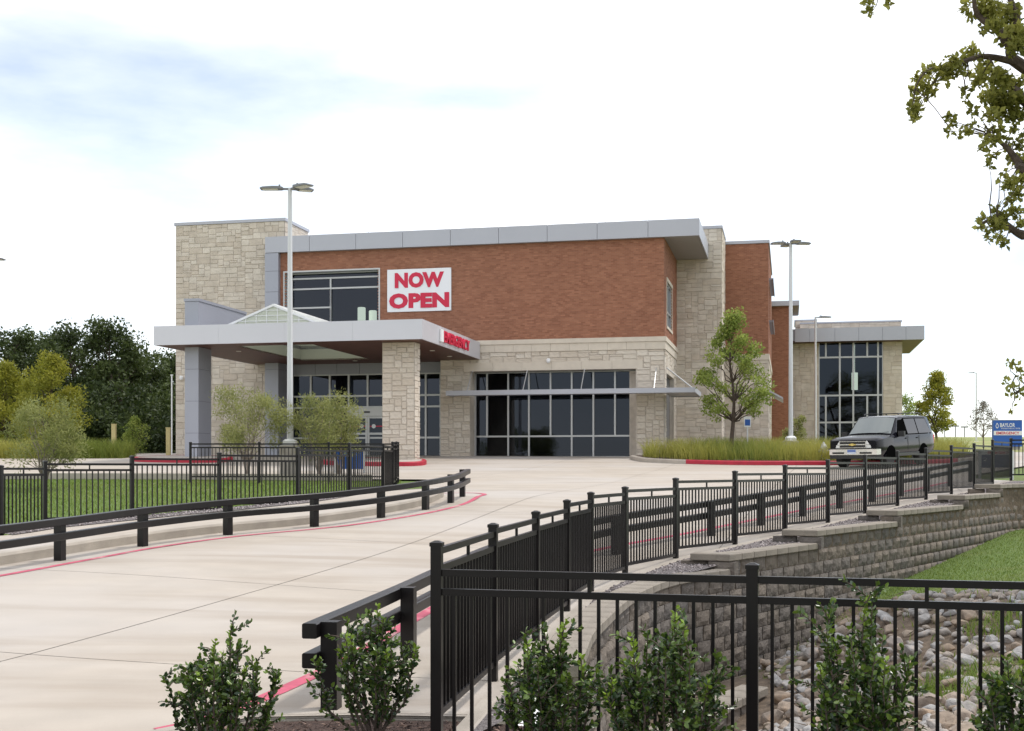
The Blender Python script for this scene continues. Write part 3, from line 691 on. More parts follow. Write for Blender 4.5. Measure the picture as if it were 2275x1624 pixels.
# short lower tier in front of the wall
lt = [Vector(p) for p in ((1.15, 10.9), (1.65, 11.9), (2.3, 13.1), (2.97, 14.2))]
ltr = empty('low_garden_wall', (1.15, 10.9, -1.4), label='short low block wall with pale cap at the foot of the retaining wall', cat='wall'); li = Vector((-1.15, -10.9, 1.4))
ltp = [Vector((p.x, p.y)) for p in catmull([(p.x, p.y, 0) for p in lt], 6)]; acc = .2
dist = [0]
for i in range(1, len(ltp)): dist.append(dist[-1] + (ltp[i] - ltp[i - 1]).length)
def lpos(s):
    i = max(0, min(int(np.searchsorted(dist, s)) - 1, len(ltp) - 2)); t = (s - dist[i]) / (dist[i + 1] - dist[i]); return ltp[i].lerp(ltp[i + 1], t), (ltp[i + 1] - ltp[i]).normalized()
for k in range(3):
    s = .2 + (.2 if k % 2 else 0)
    while s < dist[-1] - .1:
        p, d = lpos(s); link('block', bl[rnd.randrange(8)], None, ltr, loc=Vector((p.x, p.y, -.98 - CH * (k + 1))) + li, rot=(0, 0, math.atan2(d.y, d.x))); s += .41
s = .2
while s < dist[-1]:
    p, d = lpos(s); link('cap_block', capm, None, ltr, loc=Vector((p.x, p.y, -.978)) + li, rot=(0, 0, math.atan2(d.y, d.x))); s += .40

# ---------------------------------------------------------------- fences and guard rails
ub = MB().box(-.5, .5, -.5, .5, 0, 1).mesh('picket'); ub.materials.append(M['steel'])
pb = MB(); pb.box(-.0318, .0318, -.0318, .0318, 0, 1); postm = pb.mesh('post'); postm.materials.append(M['steel'])
pc = MB(); pc.box(-.037, .037, -.037, .037, 0, .022); pc.add([(-.037, -.037, .022), (.037, -.037, .022), (.037, .037, .022), (-.037, .037, .022), (-.012, -.012, .034), (.012, -.012, .034), (.012, .012, .034), (-.012, .012, .034)],
    [(0, 1, 5, 4), (1, 2, 6, 5), (2, 3, 7, 6), (3, 0, 4, 7), (4, 5, 6, 7)]); capp = pc.mesh('post_cap'); capp.materials.append(M['steel'])
def fence(root, org, posts, ph=1.14, rails=(1.13, 1.025, .17), rail_h=.04, skip_first=False, sink=.12, close=None, drop=0.0):
    org = Vector(org); th = None
    for i, (x, y, z) in enumerate(posts):
        j = min(i, len(posts) - 2); ang = math.atan2(posts[j + 1][1] - posts[j][1], posts[j + 1][0] - posts[j][0])
        if not (skip_first and i == 0):
            p = link('post', postm, None, root, loc=Vector((x, y, z - sink)) - org, rot=(0, 0, ang), scale=(1, 1, ph + sink))
            link('post_cap', capp, None, p, loc=(0, 0, 1), scale=(1, 1, 1 / (ph + sink)))
        if i == len(posts) - 1: break
        x2, y2, z2 = posts[i + 1]; L = math.hypot(x2 - x, y2 - y); ang = math.atan2(y2 - y, x2 - x); c = Vector(((x + x2) / 2, (y + y2) / 2, 0)); u = Vector((math.cos(ang), math.sin(ang), 0))
        zb_ = z
        for r_ in rails:
            link('rail', ub, None, root, loc=c + Vector((0, 0, zb_ + r_ - rail_h)) - org, rot=(0, 0, ang), scale=(L - .06, .034, rail_h))
        link('spacer', ub, None, root, loc=c + Vector((0, 0, zb_ + rails[1])) - org, rot=(0, 0, ang), scale=(.02, .02, rails[0] - rails[1] - rail_h))
        n_ = max(3, round(L / .107) - 1)
        for q in range(1, n_ + 1):
            pt = Vector((x, y, 0)) + u * (L * q / (n_ + 1))
            z0 = zb_ + rails[2] - drop; link('picket', ub, None, root, loc=pt + Vector((0, 0, z0)) - org, rot=(0, 0, ang), scale=(.019, .019, rails[1] - rail_h - rails[2] + drop))
fr = empty('steel_fence', RF[0], label='black steel picket fence stepping up along the right edge of the drive', cat='fence')
fence(fr, RF[0], RF)
f0 = Vector((-0.443, 7.3)); fdir = Vector((.967, -.254))
ff = [(f0.x + fdir.x * 1.83 * k, f0.y + fdir.y * 1.83 * k, 0.0) for k in range(4)]
fr = empty('steel_fence', (ff[1][0], ff[1][1], 0), label='black steel picket fence across the foreground behind the shrubs', cat='fence')
fence(fr, (ff[1][0], ff[1][1], 0), ff, ph=1.045, rails=(1.005, .892, .025), skip_first=True, drop=.02)
fr = empty('steel_fence', LF[0], label='black steel picket fence enclosing the lawn on the left', cat='fence')
fence(fr, LF[0], [(rx(2, 20.6) - 1.75, 19.4, .28)] + [(x, y, z + (.12 if i < 6 else .04) if i < 8 else z) for i, (x, y, z) in enumerate(LF)])

def guard_rail(name, label, posts, side, ext0=0.0, ext1=0.0, h=.58):
    o = posts[0]; root = empty(name, o, label=label, cat='guard rail'); org = Vector(o)
    path = [Vector(p) for p in catmull(posts, 6)]
    if ext0: d = (path[0] - path[1]).normalized(); path.insert(0, path[0] + d * ext0)
    if ext1: d = (path[-1] - path[-2]).normalized(); path.append(path[-1] + d * ext1)
    off = offset([Vector((p.x, p.y)) for p in path], side * .105); nb = offset([Vector((p.x, p.y)) for p in path], side * .105)
    for zc in (h - .05, h - .245):
        mb = MB(); ring = []
        for i, p in enumerate(path):
            t = (off[min(i + 1, len(off) - 1)] - off[max(i - 1, 0)]).normalized(); nn = Vector((t.y, -t.x))
            prof = [(-.05, -.042), (-.042, -.05), (.042, -.05), (.05, -.042), (.05, .042), (.042, .05), (-.042, .05), (-.05, .042)]
            ring.append([(off[i].x + nn.x * a - org.x, off[i].y + nn.y * a - org.y, p.z + zc + b - org.z) for a, b in prof])
        vs_ = [v for r_ in ring for v in r_]; m_ = 8
        mb.add(vs_, [(i * m_ + j, i * m_ + (j + 1) % m_, (i + 1) * m_ + (j + 1) % m_, (i + 1) * m_ + j) for i in range(len(ring) - 1) for j in range(m_)] + [tuple(range(m_)), tuple(range((len(ring) - 1) * m_, len(ring) * m_))[::-1]])
        mb.build('rail', M['steel'], root)
    pm = MB(); pm.box(-.056, .056, -.056, .056, 0, 1); pme = pm.mesh('post'); pme.materials.append(M['steel'])
    for i, (x, y, z) in enumerate(posts):
        a, b = posts[max(i - 1, 0)], posts[min(i + 1, len(posts) - 1)]
        link('post', pme, None, root, loc=Vector((x, y, z - .06)) - org, rot=(0, 0, math.atan2(b[1] - a[1], b[0] - a[0])), scale=(1, 1, h + .06))
guard_rail('guard_rail', 'black two-bar steel guard rail curving along the left kerb of the drive', LRAIL, 1, ext1=.12)
guard_rail('guard_rail', 'black two-bar steel guard rail along the right side of the drive beside the fence', RR, -1, ext0=.14, ext1=.2)

# ================================================================== the building
TH = R(12.6); cT, sT = math.cos(TH), math.sin(TH); C0 = (6.64, 54.0)
B = empty('medical_building', (C0[0], C0[1], 0), -TH, label='two-storey brick and limestone building with grey metal roof edge and porch roof', cat='building')
def bx(px, y):
    k = (px - CX) / F; return (k * (C0[1] + y * cT) - C0[0] - y * sT) / (cT + k * sT)
def bz(py, x, y): return CAMZ + (HY - py) / F * (C0[1] - x * sT + y * cT)
def by(px, x):                                     # depth of a point on a side wall
    k = (px - CX) / F; return (k * (C0[1] - x * sT) - C0[0] - x * cT) / (sT - k * cT)
Z0 = 1.6
ZB = bz(748, 0, 0)                                  # foot of the brickwork
ZR = 11.65; ZRT = 12.39
XL = -17.9

BR_I, ST_I = [], []          # pieces built singly: (unit-mesh placement)
BR_J, ST_J = MB(), MB()
def cells(u0, u1, z0, z1, holes):
    us = sorted({u0, u1} | {min(max(h[i], u0), u1) for h in holes for i in (0, 1)}); zs = sorted({z0, z1} | {min(max(h[i], z0), z1) for h in holes for i in (2, 3)})
    for a, b in zip(us, us[1:]):
        for c, d in zip(zs, zs[1:]):
            if b - a < 1e-4 or d - c < 1e-4: continue
            m, n_ = (a + b) / 2, (c + d) / 2
            if not any(h[0] < m < h[1] and h[2] < n_ < h[3] for h in holes): yield a, b, c, d
def place(face, w0, u0, u1, z0, z1, dep):           # box corners for a piece on a wall plane
    # face 'F': plane y=w0 looking to -y ; face 'R': plane x=w0 looking to +x
    return (u0, u1, w0 - dep, w0 + .02, z0, z1) if face == 'F' else (w0 - .02, w0 + dep, u0, u1, z0, z1)
def stone_piece(mb, face, w0, u0, u1, z0, z1, dep, t):
    """chamfered rough stone"""
    r_ = rnd; c = .013
    if u1 - u0 < .06 or z1 - z0 < .06: c = .008
    o = [(u0, z0), (u1, z0), (u1, z1), (u0, z1)]; i_ = [(u0 + c, z0 + c), (u1 - c, z0 + c), (u1 - c, z1 - c), (u0 + c, z1 - c)]
    P = [(u, z, 0.006) for u, z in o] + [(u + r_.uniform(-.008, .008), z + r_.uniform(-.008, .008), dep * r_.uniform(.75, 1.2)) for u, z in i_]
    if face == 'F': vs_ = [(u, w0 - d, z) for u, z, d in P]
    else: vs_ = [(w0 + d, u, z) for u, z, d in P]
    mb.add(vs_, [(0, 1, 5, 4), (1, 2, 6, 5), (2, 3, 7, 6), (3, 0, 4, 7), (4, 5, 6, 7)], t)
def ashlar(face, w0, u0, u1, z0, z1, holes=(), single=False, cell=.1, back=True, seed=1):
    r_ = random.Random(seed); nu, nz = max(1, int(round((u1 - u0) / cell))), max(1, int(round((z1 - z0) / cell)))
    du, dz = (u1 - u0) / nu, (z1 - z0) / nz; occ = np.zeros((nu, nz), bool)
    for i in range(nu):
        for j in range(nz):
            cu, cz = u0 + (i + .5) * du, z0 + (j + .5) * dz
            if any(h[0] < cu < h[1] and h[2] < cz < h[3] for h in holes): occ[i, j] = True
    g = .0075
    for j in range(nz):
        for i in range(nu):
            if occ[i, j]: continue
            hw = r_.choice((3, 4, 4, 5, 6, 7, 8)); hh = r_.choice((1, 2, 2, 2, 3, 3))
            a = 0
            while a < hw and i + a < nu and not occ[i + a, j]: a += 1
            if i + a < nu and a == hw:                     # do not leave slivers
                rest = 0
                while i + a + rest < nu and not occ[i + a + rest, j]: rest += 1
                if 0 < rest < 2: a += rest
            b = 1
            while b < hh and j + b < nz and not occ[i:i + a, j + b].any(): b += 1
            occ[i:i + a, j:j + b] = True
            q = (face, w0, u0 + i * du + g, u0 + (i + a) * du - g, z0 + j * dz + g, z0 + (j + b) * dz - g, r_.uniform(.012, .030))
            if single: ST_I.append(q)
            else: stone_piece(ST_J, *q, r_.random())
    if back:
        for a, b, c, d in cells(u0, u1, z0, z1, holes): MB().box(*place(face, w0, a, b, c, d, 0.0)).build('stone_joint', M['smortar'], B)
def bricks(face, w0, u0, u1, z0, z1, holes=(), single=None, seed=2):
    r_ = random.Random(seed); bw, bh, g = .2032, .0677, .005; n_ = int(math.ceil((z1 - z0) / bh))
    for j in range(n_):
        za, zb_ = z0 + j * bh, min(z1, z0 + (j + 1) * bh)
        u = u0 - (bw / 2 if j % 2 else 0)
        while u < u1:
            a, b = max(u, u0), min(u + bw, u1); u += bw
            if b - a < .03: continue
            cu, cz = (a + b) / 2, (za + zb_) / 2
            if any(h[0] < cu < h[1] and h[2] < cz < h[3] for h in holes): continue
            dep = .010 + r_.uniform(0, .003); t = min(1, max(0, r_.gauss(.45, .27)))
            if single and single[0] < cu < single[1] and single[2] < cz < single[3] and len(BR_I) < 300:
                BR_I.append((face, w0, a + g, b - g, za + g, zb_ - g, dep)); continue
            P = place(face, w0, a + g, b - g, za + g, zb_ - g, dep)
            x0, x1, y0, y1, c, d = P
            if face == 'F': BR_J.add([(x0, y0, c), (x1, y0, c), (x1, y0, d), (x0, y0, d), (x0, y1, c), (x1, y1, c), (x1, y1, d), (x0, y1, d)], [(0, 1, 2, 3), (4, 5, 1, 0)[::-1], (3, 2, 6, 7), (0, 3, 7, 4), (1, 5, 6, 2)], t)
            else: BR_J.add([(x1, y0, c), (x1, y1, c), (x1, y1, d), (x1, y0, d), (x0, y0, c), (x0, y1, c), (x0, y1, d), (x0, y0, d)], [(0, 1, 2, 3), (4, 5, 1, 0)[::-1], (3, 2, 6, 7), (0, 3, 7, 4), (1, 5, 6, 2)], t)
    for a, b, c, d in cells(u0, u1, z0, z1, holes): MB().box(*place(face, w0, a, b, c, d, 0.0)).build('brick_joint', M['mortar'], B)

def window(face, w0, rows, fw=.06, fd_=.12, name='window', glass='glass', lab=None):
    """rows: (z0, z1, [u edges]); frame bars as one mesh, every pane a child"""
    fr_ = MB(); us = [u for r_ in rows for u in r_[2]]; U0, U1 = min(us), max(us); Zb, Zt = min(r_[0] for r_ in rows), max(r_[1] for r_ in rows); h = fw / 2
    def bar(u0, u1, z0, z1, d=0.0):
        if face == 'F': fr_.box(u0, u1, w0 - fd_ / 2 - d, w0 + fd_ / 2, z0, z1)
        else: fr_.box(w0 - fd_ / 2, w0 + fd_ / 2 + d, u0, u1, z0, z1)
    zz = sorted({round(z, 4) for r_ in rows for z in r_[:2]})
    for z in zz:
        lo = [r_ for r_ in rows if abs(r_[0] - z) < 1e-3 or abs(r_[1] - z) < 1e-3]
        a, b = min(min(r_[2]) for r_ in lo), max(max(r_[2]) for r_ in lo)
        bar(a - h, b + h, z - h, z + h, .002)
    for z0, z1, ue in rows:
        for u in ue: bar(u - h, u + h, z0 + h, z1 - h)
    o = fr_.build(name, M['frame'], B, label=lab)
    for z0, z1, ue in rows:
        for a, b in zip(ue, ue[1:]):
            p = MB()
            if face == 'F': p.quad((a + h, w0 + .02, z0 + h), (b - h, w0 + .02, z0 + h), (b - h, w0 + .02, z1 - h), (a + h, w0 + .02, z1 - h))
            else: p.quad((w0 - .02, a + h, z0 + h), (w0 - .02, b - h, z0 + h), (w0 - .02, b - h, z1 - h), (w0 - .02, a + h, z1 - h))
            p.build('pane', M[glass], o)
    return o
def panel_row(edges, z0, z1, y, m, name='fascia_panel', dep=.06, face='F', gap=.009):
    """metal cladding panels with open joints over a dark backing"""
    for a, b in zip(edges, edges[1:]):
        mb = MB()
        if face == 'F': mb.box(a + gap, b - gap, y, y + dep, z0, z1)
        else: mb.box(y - dep, y, a + gap, b - gap, z0, z1)
        mb.build(name, M[m], B)
def part(name, m, fn, **k):
    mb = MB(); fn(mb); return mb.build(name, M[m], B, **k)

# ---- main block
uw = (bx(641, .45), bx(848, .45), 7.45, bz(606, bx(740, .45), .45))           # upper window opening
lw = (bx(1044, 0), bx(1412, 0), 2.08, bz(822, bx(1230, 0), 0))               # lower window opening
xe = bx(978, 0)                                                               # right end of the recessed entry
bricks('F', 0, XL, 0, ZB, ZR, [uw], single=(-6.2, -3.9, 8.2, 9.6))
bricks('R', 0, 0.0, 6.0, ZB, ZR, [(1.0, 3.4, 7.92, 9.9)], seed=5)
ashlar('F', 0, xe, 0, Z0, 6.80, [(lw[0], lw[1], Z0 - 1, lw[3] + .38)], single=True, seed=11)
ashlar('R', 0, 0, 6.0, Z0, 6.80, [(.75, 4.2, Z0 - 1, 5.8)], seed=12)
part('stone_band', 'cast', lambda m: [m.box(a + .004, b - .004, -.05, .0, 6.80, 7.14) for a, b in zip(np.linspace(xe, 0.05, 13), np.linspace(xe, 0.05, 13)[1:])])
part('coping', 'cast', lambda m: (m.box(xe, .09, -.09, .0, 7.143, ZB + .01), m.box(0, .09, 0, 6.0, 7.143, ZB + .01), m.box(0, .05, .0, 6.0, 6.80, 7.14)))
part('lintel', 'cast', lambda m: [m.box(a + .004, b - .004, -.03, .9, lw[3], lw[3] + .375) for a, b in zip(np.linspace(lw[0] - .3, lw[1] + .3, 7), np.linspace(lw[0] - .3, lw[1] + .3, 7)[1:])])
# reveals
part('reveal', 'smortar', lambda m: (m.box(lw[0] - .05, lw[0], .02, 1.0, Z0, lw[3]), m.box(lw[1], lw[1] + .05, .02, 1.0, Z0, lw[3]), m.box(XL, 0, .30, .45, uw[2] - .1, uw[2])))
part('window_surround', 'frame', lambda m: (m.box(uw[0] - .07, uw[1] + .07, -.03, .5, uw[3], uw[3] + .07), m.box(uw[1], uw[1] + .07, -.03, .5, uw[2], uw[3]), m.box(uw[0] - .07, uw[0], -.03, .5, uw[2], uw[3])))
xm = bx(735, .45)
zl1, zl2, zl3 = bz(683, xm, .45), bz(641, xm, .45), bz(618, xm, .45)
window('F', .45, [(uw[2], zl1, [uw[0], bx(648, .45), xm]), (zl1, zl2, [uw[0], bx(648, .45), xm]), (uw[2], zl2, [xm, uw[1]]), (zl2, zl3, [uw[0], bx(648, .45), xm, uw[1]]), (zl3, uw[3], [uw[0], uw[1]])], fw=.075)
# lower curtain wall under the awning
yv = .85
vx = [bx(p, yv) for p in (1056, 1082, 1129, 1175, 1223, 1270, 1318, 1366, 1411)]; xm2 = vx[4]
zs_ = [2.1, bz(969, xm2, yv), bz(872, xm2, yv), bz(826, xm2, yv)]
window('F', yv, [(zs_[0], zs_[1], [vx[0], vx[2], vx[3], vx[5], vx[6], vx[8]]), (zs_[1], zs_[2], vx), (zs_[2], zs_[3], vx)], fw=.075)
part('window_head', 'seam', lambda m: m.box(lw[0], lw[1], .6, .95, zs_[3] + .04, lw[3]))
# entry curtain wall under the porch roof
ye = 1.0
ex = [XL] + [bx(p, ye) for p in (650, 691, 733, 775, 817, 860, 905, 946, 979)]; xq = ex[4]
ez = [2.1, bz(973, xq, ye), bz(905, xq, ye), bz(880, xq, ye), bz(832, xq, ye)]
dl, dr = ex[4], ex[6]
window('F', ye, [(ez[3], ez[4], ex[:]), (ez[2], ez[3], [ex[0], ex[1], ex[3], ex[4], ex[5], ex[6], ex[7], ex[8], ex[9]]), (ez[1], ez[2], [ex[0], ex[1], ex[3], ex[4]]), (ez[0], ez[1], [ex[0], ex[1], ex[3], ex[4]]),
                (ez[1] - .0, ez[2] - .0, [ex[6], ex[8], ex[9]]), (ez[0], ez[1], [ex[6], ex[8], ex[9]])], fw=.085)
hd = part('door_header', 'frame', lambda m: (m.box(dl - .04, dr + .04, ye - .14, ye + .06, ez[2] - .42, ez[2] - .045)))
part('door_sensor', 'darkplastic', lambda m: m.box((dl + dr) / 2 - .14, (dl + dr) / 2 + .14, ye - .19, ye - .14, ez[2] - .27, ez[2] - .20))
for a, b in ((dl, (dl + dr) / 2), ((dl + dr) / 2, dr)):
    zt = ez[2] - .43; zm = bz(966, a, ye); m = MB(); h = .05
    m.box(a + .005, a + .1, ye - .09, ye - .01, 2.1, zt); m.box(b - .1, b - .005, ye - .09, ye - .01, 2.1, zt)
    for z in (2.1, zm, zt - .1): m.box(a + .1, b - .1, ye - .088, ye - .012, z, z + .1)
    d_ = m.build('sliding_door', M['frame'], B)
    for z0, z1 in ((2.2, zm), (zm + .1, zt - .1)):
        MB().quad((a + .1, ye - .05, z0), (b - .1, ye - .05, z0), (b - .1, ye - .05, z1), (a + .1, ye - .05, z1)).build('pane', M['glass'], d_)
    zl = bz(947, a, ye); MB().box(a + .1, b - .1, ye - .056, ye - .051, zl - .03, zl + .02).build('red_stripe', M['crimson'], d_)
    lg = MB(); cxx = b - .3 if a == dl else a + .3
    lg.tube([(cxx, ye - .058, zl), (cxx, ye - .062, zl)], .10, 14); lg.build('round_sticker', M['white'], d_)
panel_row([XL] + [bx(p, .85) for p in (700, 748, 798, 850, 905, 979)], bz(831, xq, .85), 6.55, .85, 'metald', 'header_panel', .1)
# interior: floor slabs, back wall and pendants behind the glass
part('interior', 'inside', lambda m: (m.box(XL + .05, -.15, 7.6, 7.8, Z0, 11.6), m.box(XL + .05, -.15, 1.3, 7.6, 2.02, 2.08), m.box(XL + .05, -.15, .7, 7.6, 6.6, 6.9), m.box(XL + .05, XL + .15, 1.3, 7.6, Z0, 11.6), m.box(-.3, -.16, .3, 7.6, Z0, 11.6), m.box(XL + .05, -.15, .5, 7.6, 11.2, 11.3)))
for px, py0, py1, yy in ((803, 683, 722, 2.2), (828, 690, 722, 2.8)):
    x_ = bx(px, yy); z0, z1 = bz(py1, x_, yy), bz(py0, x_, yy)
    MB().lathe([(.16, z0), (.19, z0 + .03), (.19, z1 - .03), (.16, z1)], 14, (x_, yy, 0)).build('pendant_lamp', M['shade'], B)
# roof edge
fx = [bx(p, -.25) for p in (588, 687, 790, 894, 1000, 1107, 1215, 1326, 1439, 1553)]; fx[0] = -18.57; fx[-1] = 1.53
panel_row(fx, ZR, ZRT, -.25, 'metal')
panel_row([-.25, 1.9, 4.0, 6.0], ZR, ZRT, 1.53, 'metal', face='R')
part('soffit', 'soffit', lambda m: (m.box(-18.5, 1.46, -.185, 6.0, ZR, ZR + .05)))
part('roof', 'metald', lambda m: (m.box(-18.5, 1.46, -.185, 6.0, ZR + .08, ZRT - .04), m.box(-18.5, 0, 6, 24, ZR - .3, ZRT - .05)))
part('rear_wall', 'mortar', lambda m: (m.box(-23.4, -23.2, 3.4, 24, Z0, 11.6), m.box(-23.4, 2.1, 23.8, 24, Z0, 11.6)))
# grey fin that carries the roof edge down on the left
fz = [Z0, bz(962, XL, -.25), bz(891, XL, -.25), bz(820, XL, -.25), 6.6, bz(683, XL, -.25), bz(648, XL, -.25), bz(602, XL, -.25), ZR - .02]
for a, b in zip(fz, fz[1:]): part('fin_panel', 'metalb', lambda m: m.box(-18.57, XL, -.25, 1.05, a + .007, b - .007))
part('fin_core', 'seam', lambda m: m.box(-18.55, XL - .02, -.23, 1.0, Z0, ZR))
for px in (818, 1055, 1297, 1345, 1440):
    xx = bx(px, 1.5); MB().tube([(xx, 1.5, ZRT - .05), (xx, 1.5, ZRT + .45)], .012, 5).build('lightning_rod', M['frame'], B)
# ---- stone tower on the left
ashlar('F', .5, -23.5, XL, Z0, 13.26, seed=21)
ashlar('R', XL, .5, 3.4, ZR, 13.26, seed=22)
part('tower_cap', 'metal', lambda m: m.box(-23.56, XL + .06, .44, 3.46, 13.26, 13.40))
part('tower_body', 'smortar', lambda m: m.box(-23.49, XL - .03, .53, 3.4, Z0, 13.25))
# ---- right: stone tower, brick wing
ashlar('F', 6.0, 0.0, 2.15, Z0, 13.1, seed=31)
ashlar('R', 2.15, 6.0, 9.3, Z0, 13.1, seed=32)
part('tower_cap', 'metal', lambda m: m.box(-.4, 2.2, 5.95, 9.32, 13.1, 13.24))
part('tower_body', 'smortar', lambda m: (m.box(-.6, 2.12, 6.03, 9.3, Z0, 13.09)))
zw = bz(787, 3.2, 9.3)
bricks('F', 9.3, 2.15, 4.29, zw, 12.9, seed=41); bricks('R', 4.29, 9.3, 20, zw, 12.9, [(11, 13, 9.2, 11.2), (14.5, 16.5, 9.2, 11.2)], seed=42)
ashlar('F', 9.3, 2.15, 4.29, Z0, zw - .3, seed=43); ashlar('R', 4.29, 9.3, 20, Z0, zw - .3, seed=44)
part('stone_band', 'cast', lambda m: (m.box(2.16, 4.35, 9.24, 9.3, zw - .3, zw), m.box(4.29, 4.35, 9.3, 20, zw - .3, zw)))
part('wing_cap', 'metal', lambda m: m.box(2.16, 4.36, 9.23, 20, 12.9, 13.05))
part('wing_body', 'mortar', lambda m: m.box(2.1, 4.25, 9.34, 25, Z0, 12.88))
for k, zl in enumerate((11.3, 9.15)):
    part('sun_shade', 'metald', lambda m: [m.box(4.31, 4.50, 10.8 + .35 * i, 10.86 + .35 * i, zl - .05, zl + .05) for i in range(18)] + [m.box(4.50, 4.53, 10.7, 17.0, zl - .06, zl + .06)])
part('side_awning', 'metal', lambda m: m.add([(4.3, 12, 5.6), (4.3, 16, 5.6), (5.0, 16, 5.2), (5.0, 12, 5.2), (4.3, 12, 5.7), (4.3, 16, 5.7), (5.0, 16, 5.3), (5.0, 12, 5.3)], [(0, 1, 2, 3), (7, 6, 5, 4), (0, 3, 7, 4), (3, 2, 6, 7), (2, 1, 5, 6)]))
for y0 in (11.0, 14.5): window('R', 4.2, [(9.2, 11.2, [y0, y0 + 1, y0 + 2])])
# ---- second brick block behind
y2 = 25.0; xr2 = bx(1757, y2); z2 = bz(680, xr2, y2)
bricks('F', y2, 4.2, xr2, Z0, z2, seed=51); bricks('R', xr2, y2, y2 + 4.9, Z0, z2, seed=52)
part('wing_body', 'mortar', lambda m: m.box(2.2, xr2 - .04, y2 + .04, 36, Z0, z2 - .02))
part('roof_edge', 'metal', lambda m: m.box(3.9, bx(1775, y2 - .3), y2 - .3, y2 + 4.9, z2, z2 + .3))
part('soffit', 'soffit', lambda m: m.box(xr2, bx(1775, y2 - .3) - .05, y2 - .2, y2 + 4.9, z2 - .03, z2))
# ---- glazed wing on the far right
y3 = 30.0; X3 = lambda p: bx(p, y3); xA, xB, xC, xD = X3(1762), X3(1818), X3(1961), X3(2003); z3 = bz(757, X3(1900), y3)
ashlar('F', y3, xA - .4, xB, 2.0, z3, seed=61, cell=.13); ashlar('F', y3, xC, xD, 2.0, z3, seed=62, cell=.13); ashlar('R', xD, y3, y3 + 8, 2.0, z3, seed=63, cell=.13)
gx = [X3(p) for p in (1818, 1834, 1865, 1895, 1926, 1950, 1961)]; xg = gx[3]
gz = [2.3, bz(938, xg, y3), bz(878, xg, y3), bz(793, xg, y3), bz(759, xg, y3)]
window('F', y3 + .1, [(gz[0], gz[1], [gx[0], gx[1], gx[2], gx[3], gx[4], gx[5], gx[6]]), (gz[1], gz[2], gx), (gz[2], gz[3], [gx[0], gx[2], gx[3], gx[5], gx[6]]), (gz[3], gz[4], gx)], fw=.11)
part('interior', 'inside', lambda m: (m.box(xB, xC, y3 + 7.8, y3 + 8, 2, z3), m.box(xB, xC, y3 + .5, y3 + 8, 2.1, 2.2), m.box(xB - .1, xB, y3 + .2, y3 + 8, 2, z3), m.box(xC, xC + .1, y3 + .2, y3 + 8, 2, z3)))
xp = bx(1898, y3 + 1.5); MB().lathe([(.2, bz(866, xp, y3 + 1.5)), (.2, bz(828, xp, y3 + 1.5))], 12, (xp, y3 + 1.5, 0)).tube([(xp, y3 + 1.5, bz(828, xp, y3 + 1.5)), (xp, y3 + 1.5, z3)], .015, 5).build('pendant_lamp', M['shade'], B)
part('wing_body', 'smortar', lambda m: (m.box(xA, xB - .02, y3 + .04, y3 + 8, 2, z3), m.box(xC + .02, xD - .04, y3 + .04, y3 + 8, 2, z3)))
ov = 1.1; rxr = bx(2053, y3 - ov); z4 = bz(727, bx(1900, y3 - ov), y3 - ov); z3b = bz(757, bx(1900, y3 - ov), y3 - ov)
panel_row([bx(p, y3 - ov) for p in (1765, 1798, 1854, 1907, 1960, 2012, 2053)], z3b, z4, y3 - ov, 'metal')
panel_row([y3 - ov, y3 + 2, y3 + 5, y3 + 9], z3b, z4, rxr, 'metal', face='R')
part('soffit', 'wood', lambda m: m.box(xA - .3, rxr - .06, y3 - ov + .06, y3 + 9, z3b, z3b + .06))
part('roof', 'metald', lambda m: m.box(xA - .3, rxr - .06, y3 - ov + .06, y3 + 9, z3b + .08, z4 - .03))
yp = y3 + 2.2
ashlar('F', yp, bx(1776, yp), bx(2001, yp), z4 - .4, bz(717, bx(1900, yp), yp), seed=71, cell=.15)
part('parapet_cap', 'metal', lambda m: (m.box(bx(1776, yp), bx(2003, yp), yp - .05, yp + 4, bz(717, bx(1900, yp), yp), bz(715, bx(1900, yp), yp) + .04), m.box(bx(1764, yp + 1), bx(1815, yp + 1), yp + 1, yp + 5, bz(709, bx(1790, yp), yp), bz(706, bx(1790, yp), yp))))
ashlar('F', yp + 1.05, bx(1766, yp + 1), bx(1814, yp + 1), z4 - .4, bz(709, bx(1790, yp), yp), seed=72, cell=.15)
# ---- side window and side door recess
window('R', -.08, [(7.95, 8.6, [1.03, 2.2, 3.37]), (8.6, 9.87, [1.03, 2.2, 3.37])], fw=.07)
part('window_surround', 'cast', lambda m: (m.box(-.1, .05, .86, 3.54, 9.9, 10.06), m.box(-.1, .05, .86, 3.54, 7.80, 7.92), m.box(-.1, .03, .86, 1.0, 7.92, 9.9), m.box(-.1, .03, 3.4, 3.54, 7.92, 9.9)))
part('recess', 'smortar', lambda m: (m.box(-1.5, -.0, 4.2, 4.35, Z0, 5.8), m.box(-1.6, -1.5, .6, 4.3, Z0, 5.8), m.box(-1.6, 0, .55, 4.3, 5.8, 5.9), m.box(-1.6, -.02, .62, .74, Z0, 5.8)))
window('R', -1.4, [(2.1, 4.4, [1.2, 2.4, 3.6])], name='side_door')
part('corner_trim', 'cast', lambda m: m.box(.0, .07, 4.2, 4.5, Z0, 5.8))

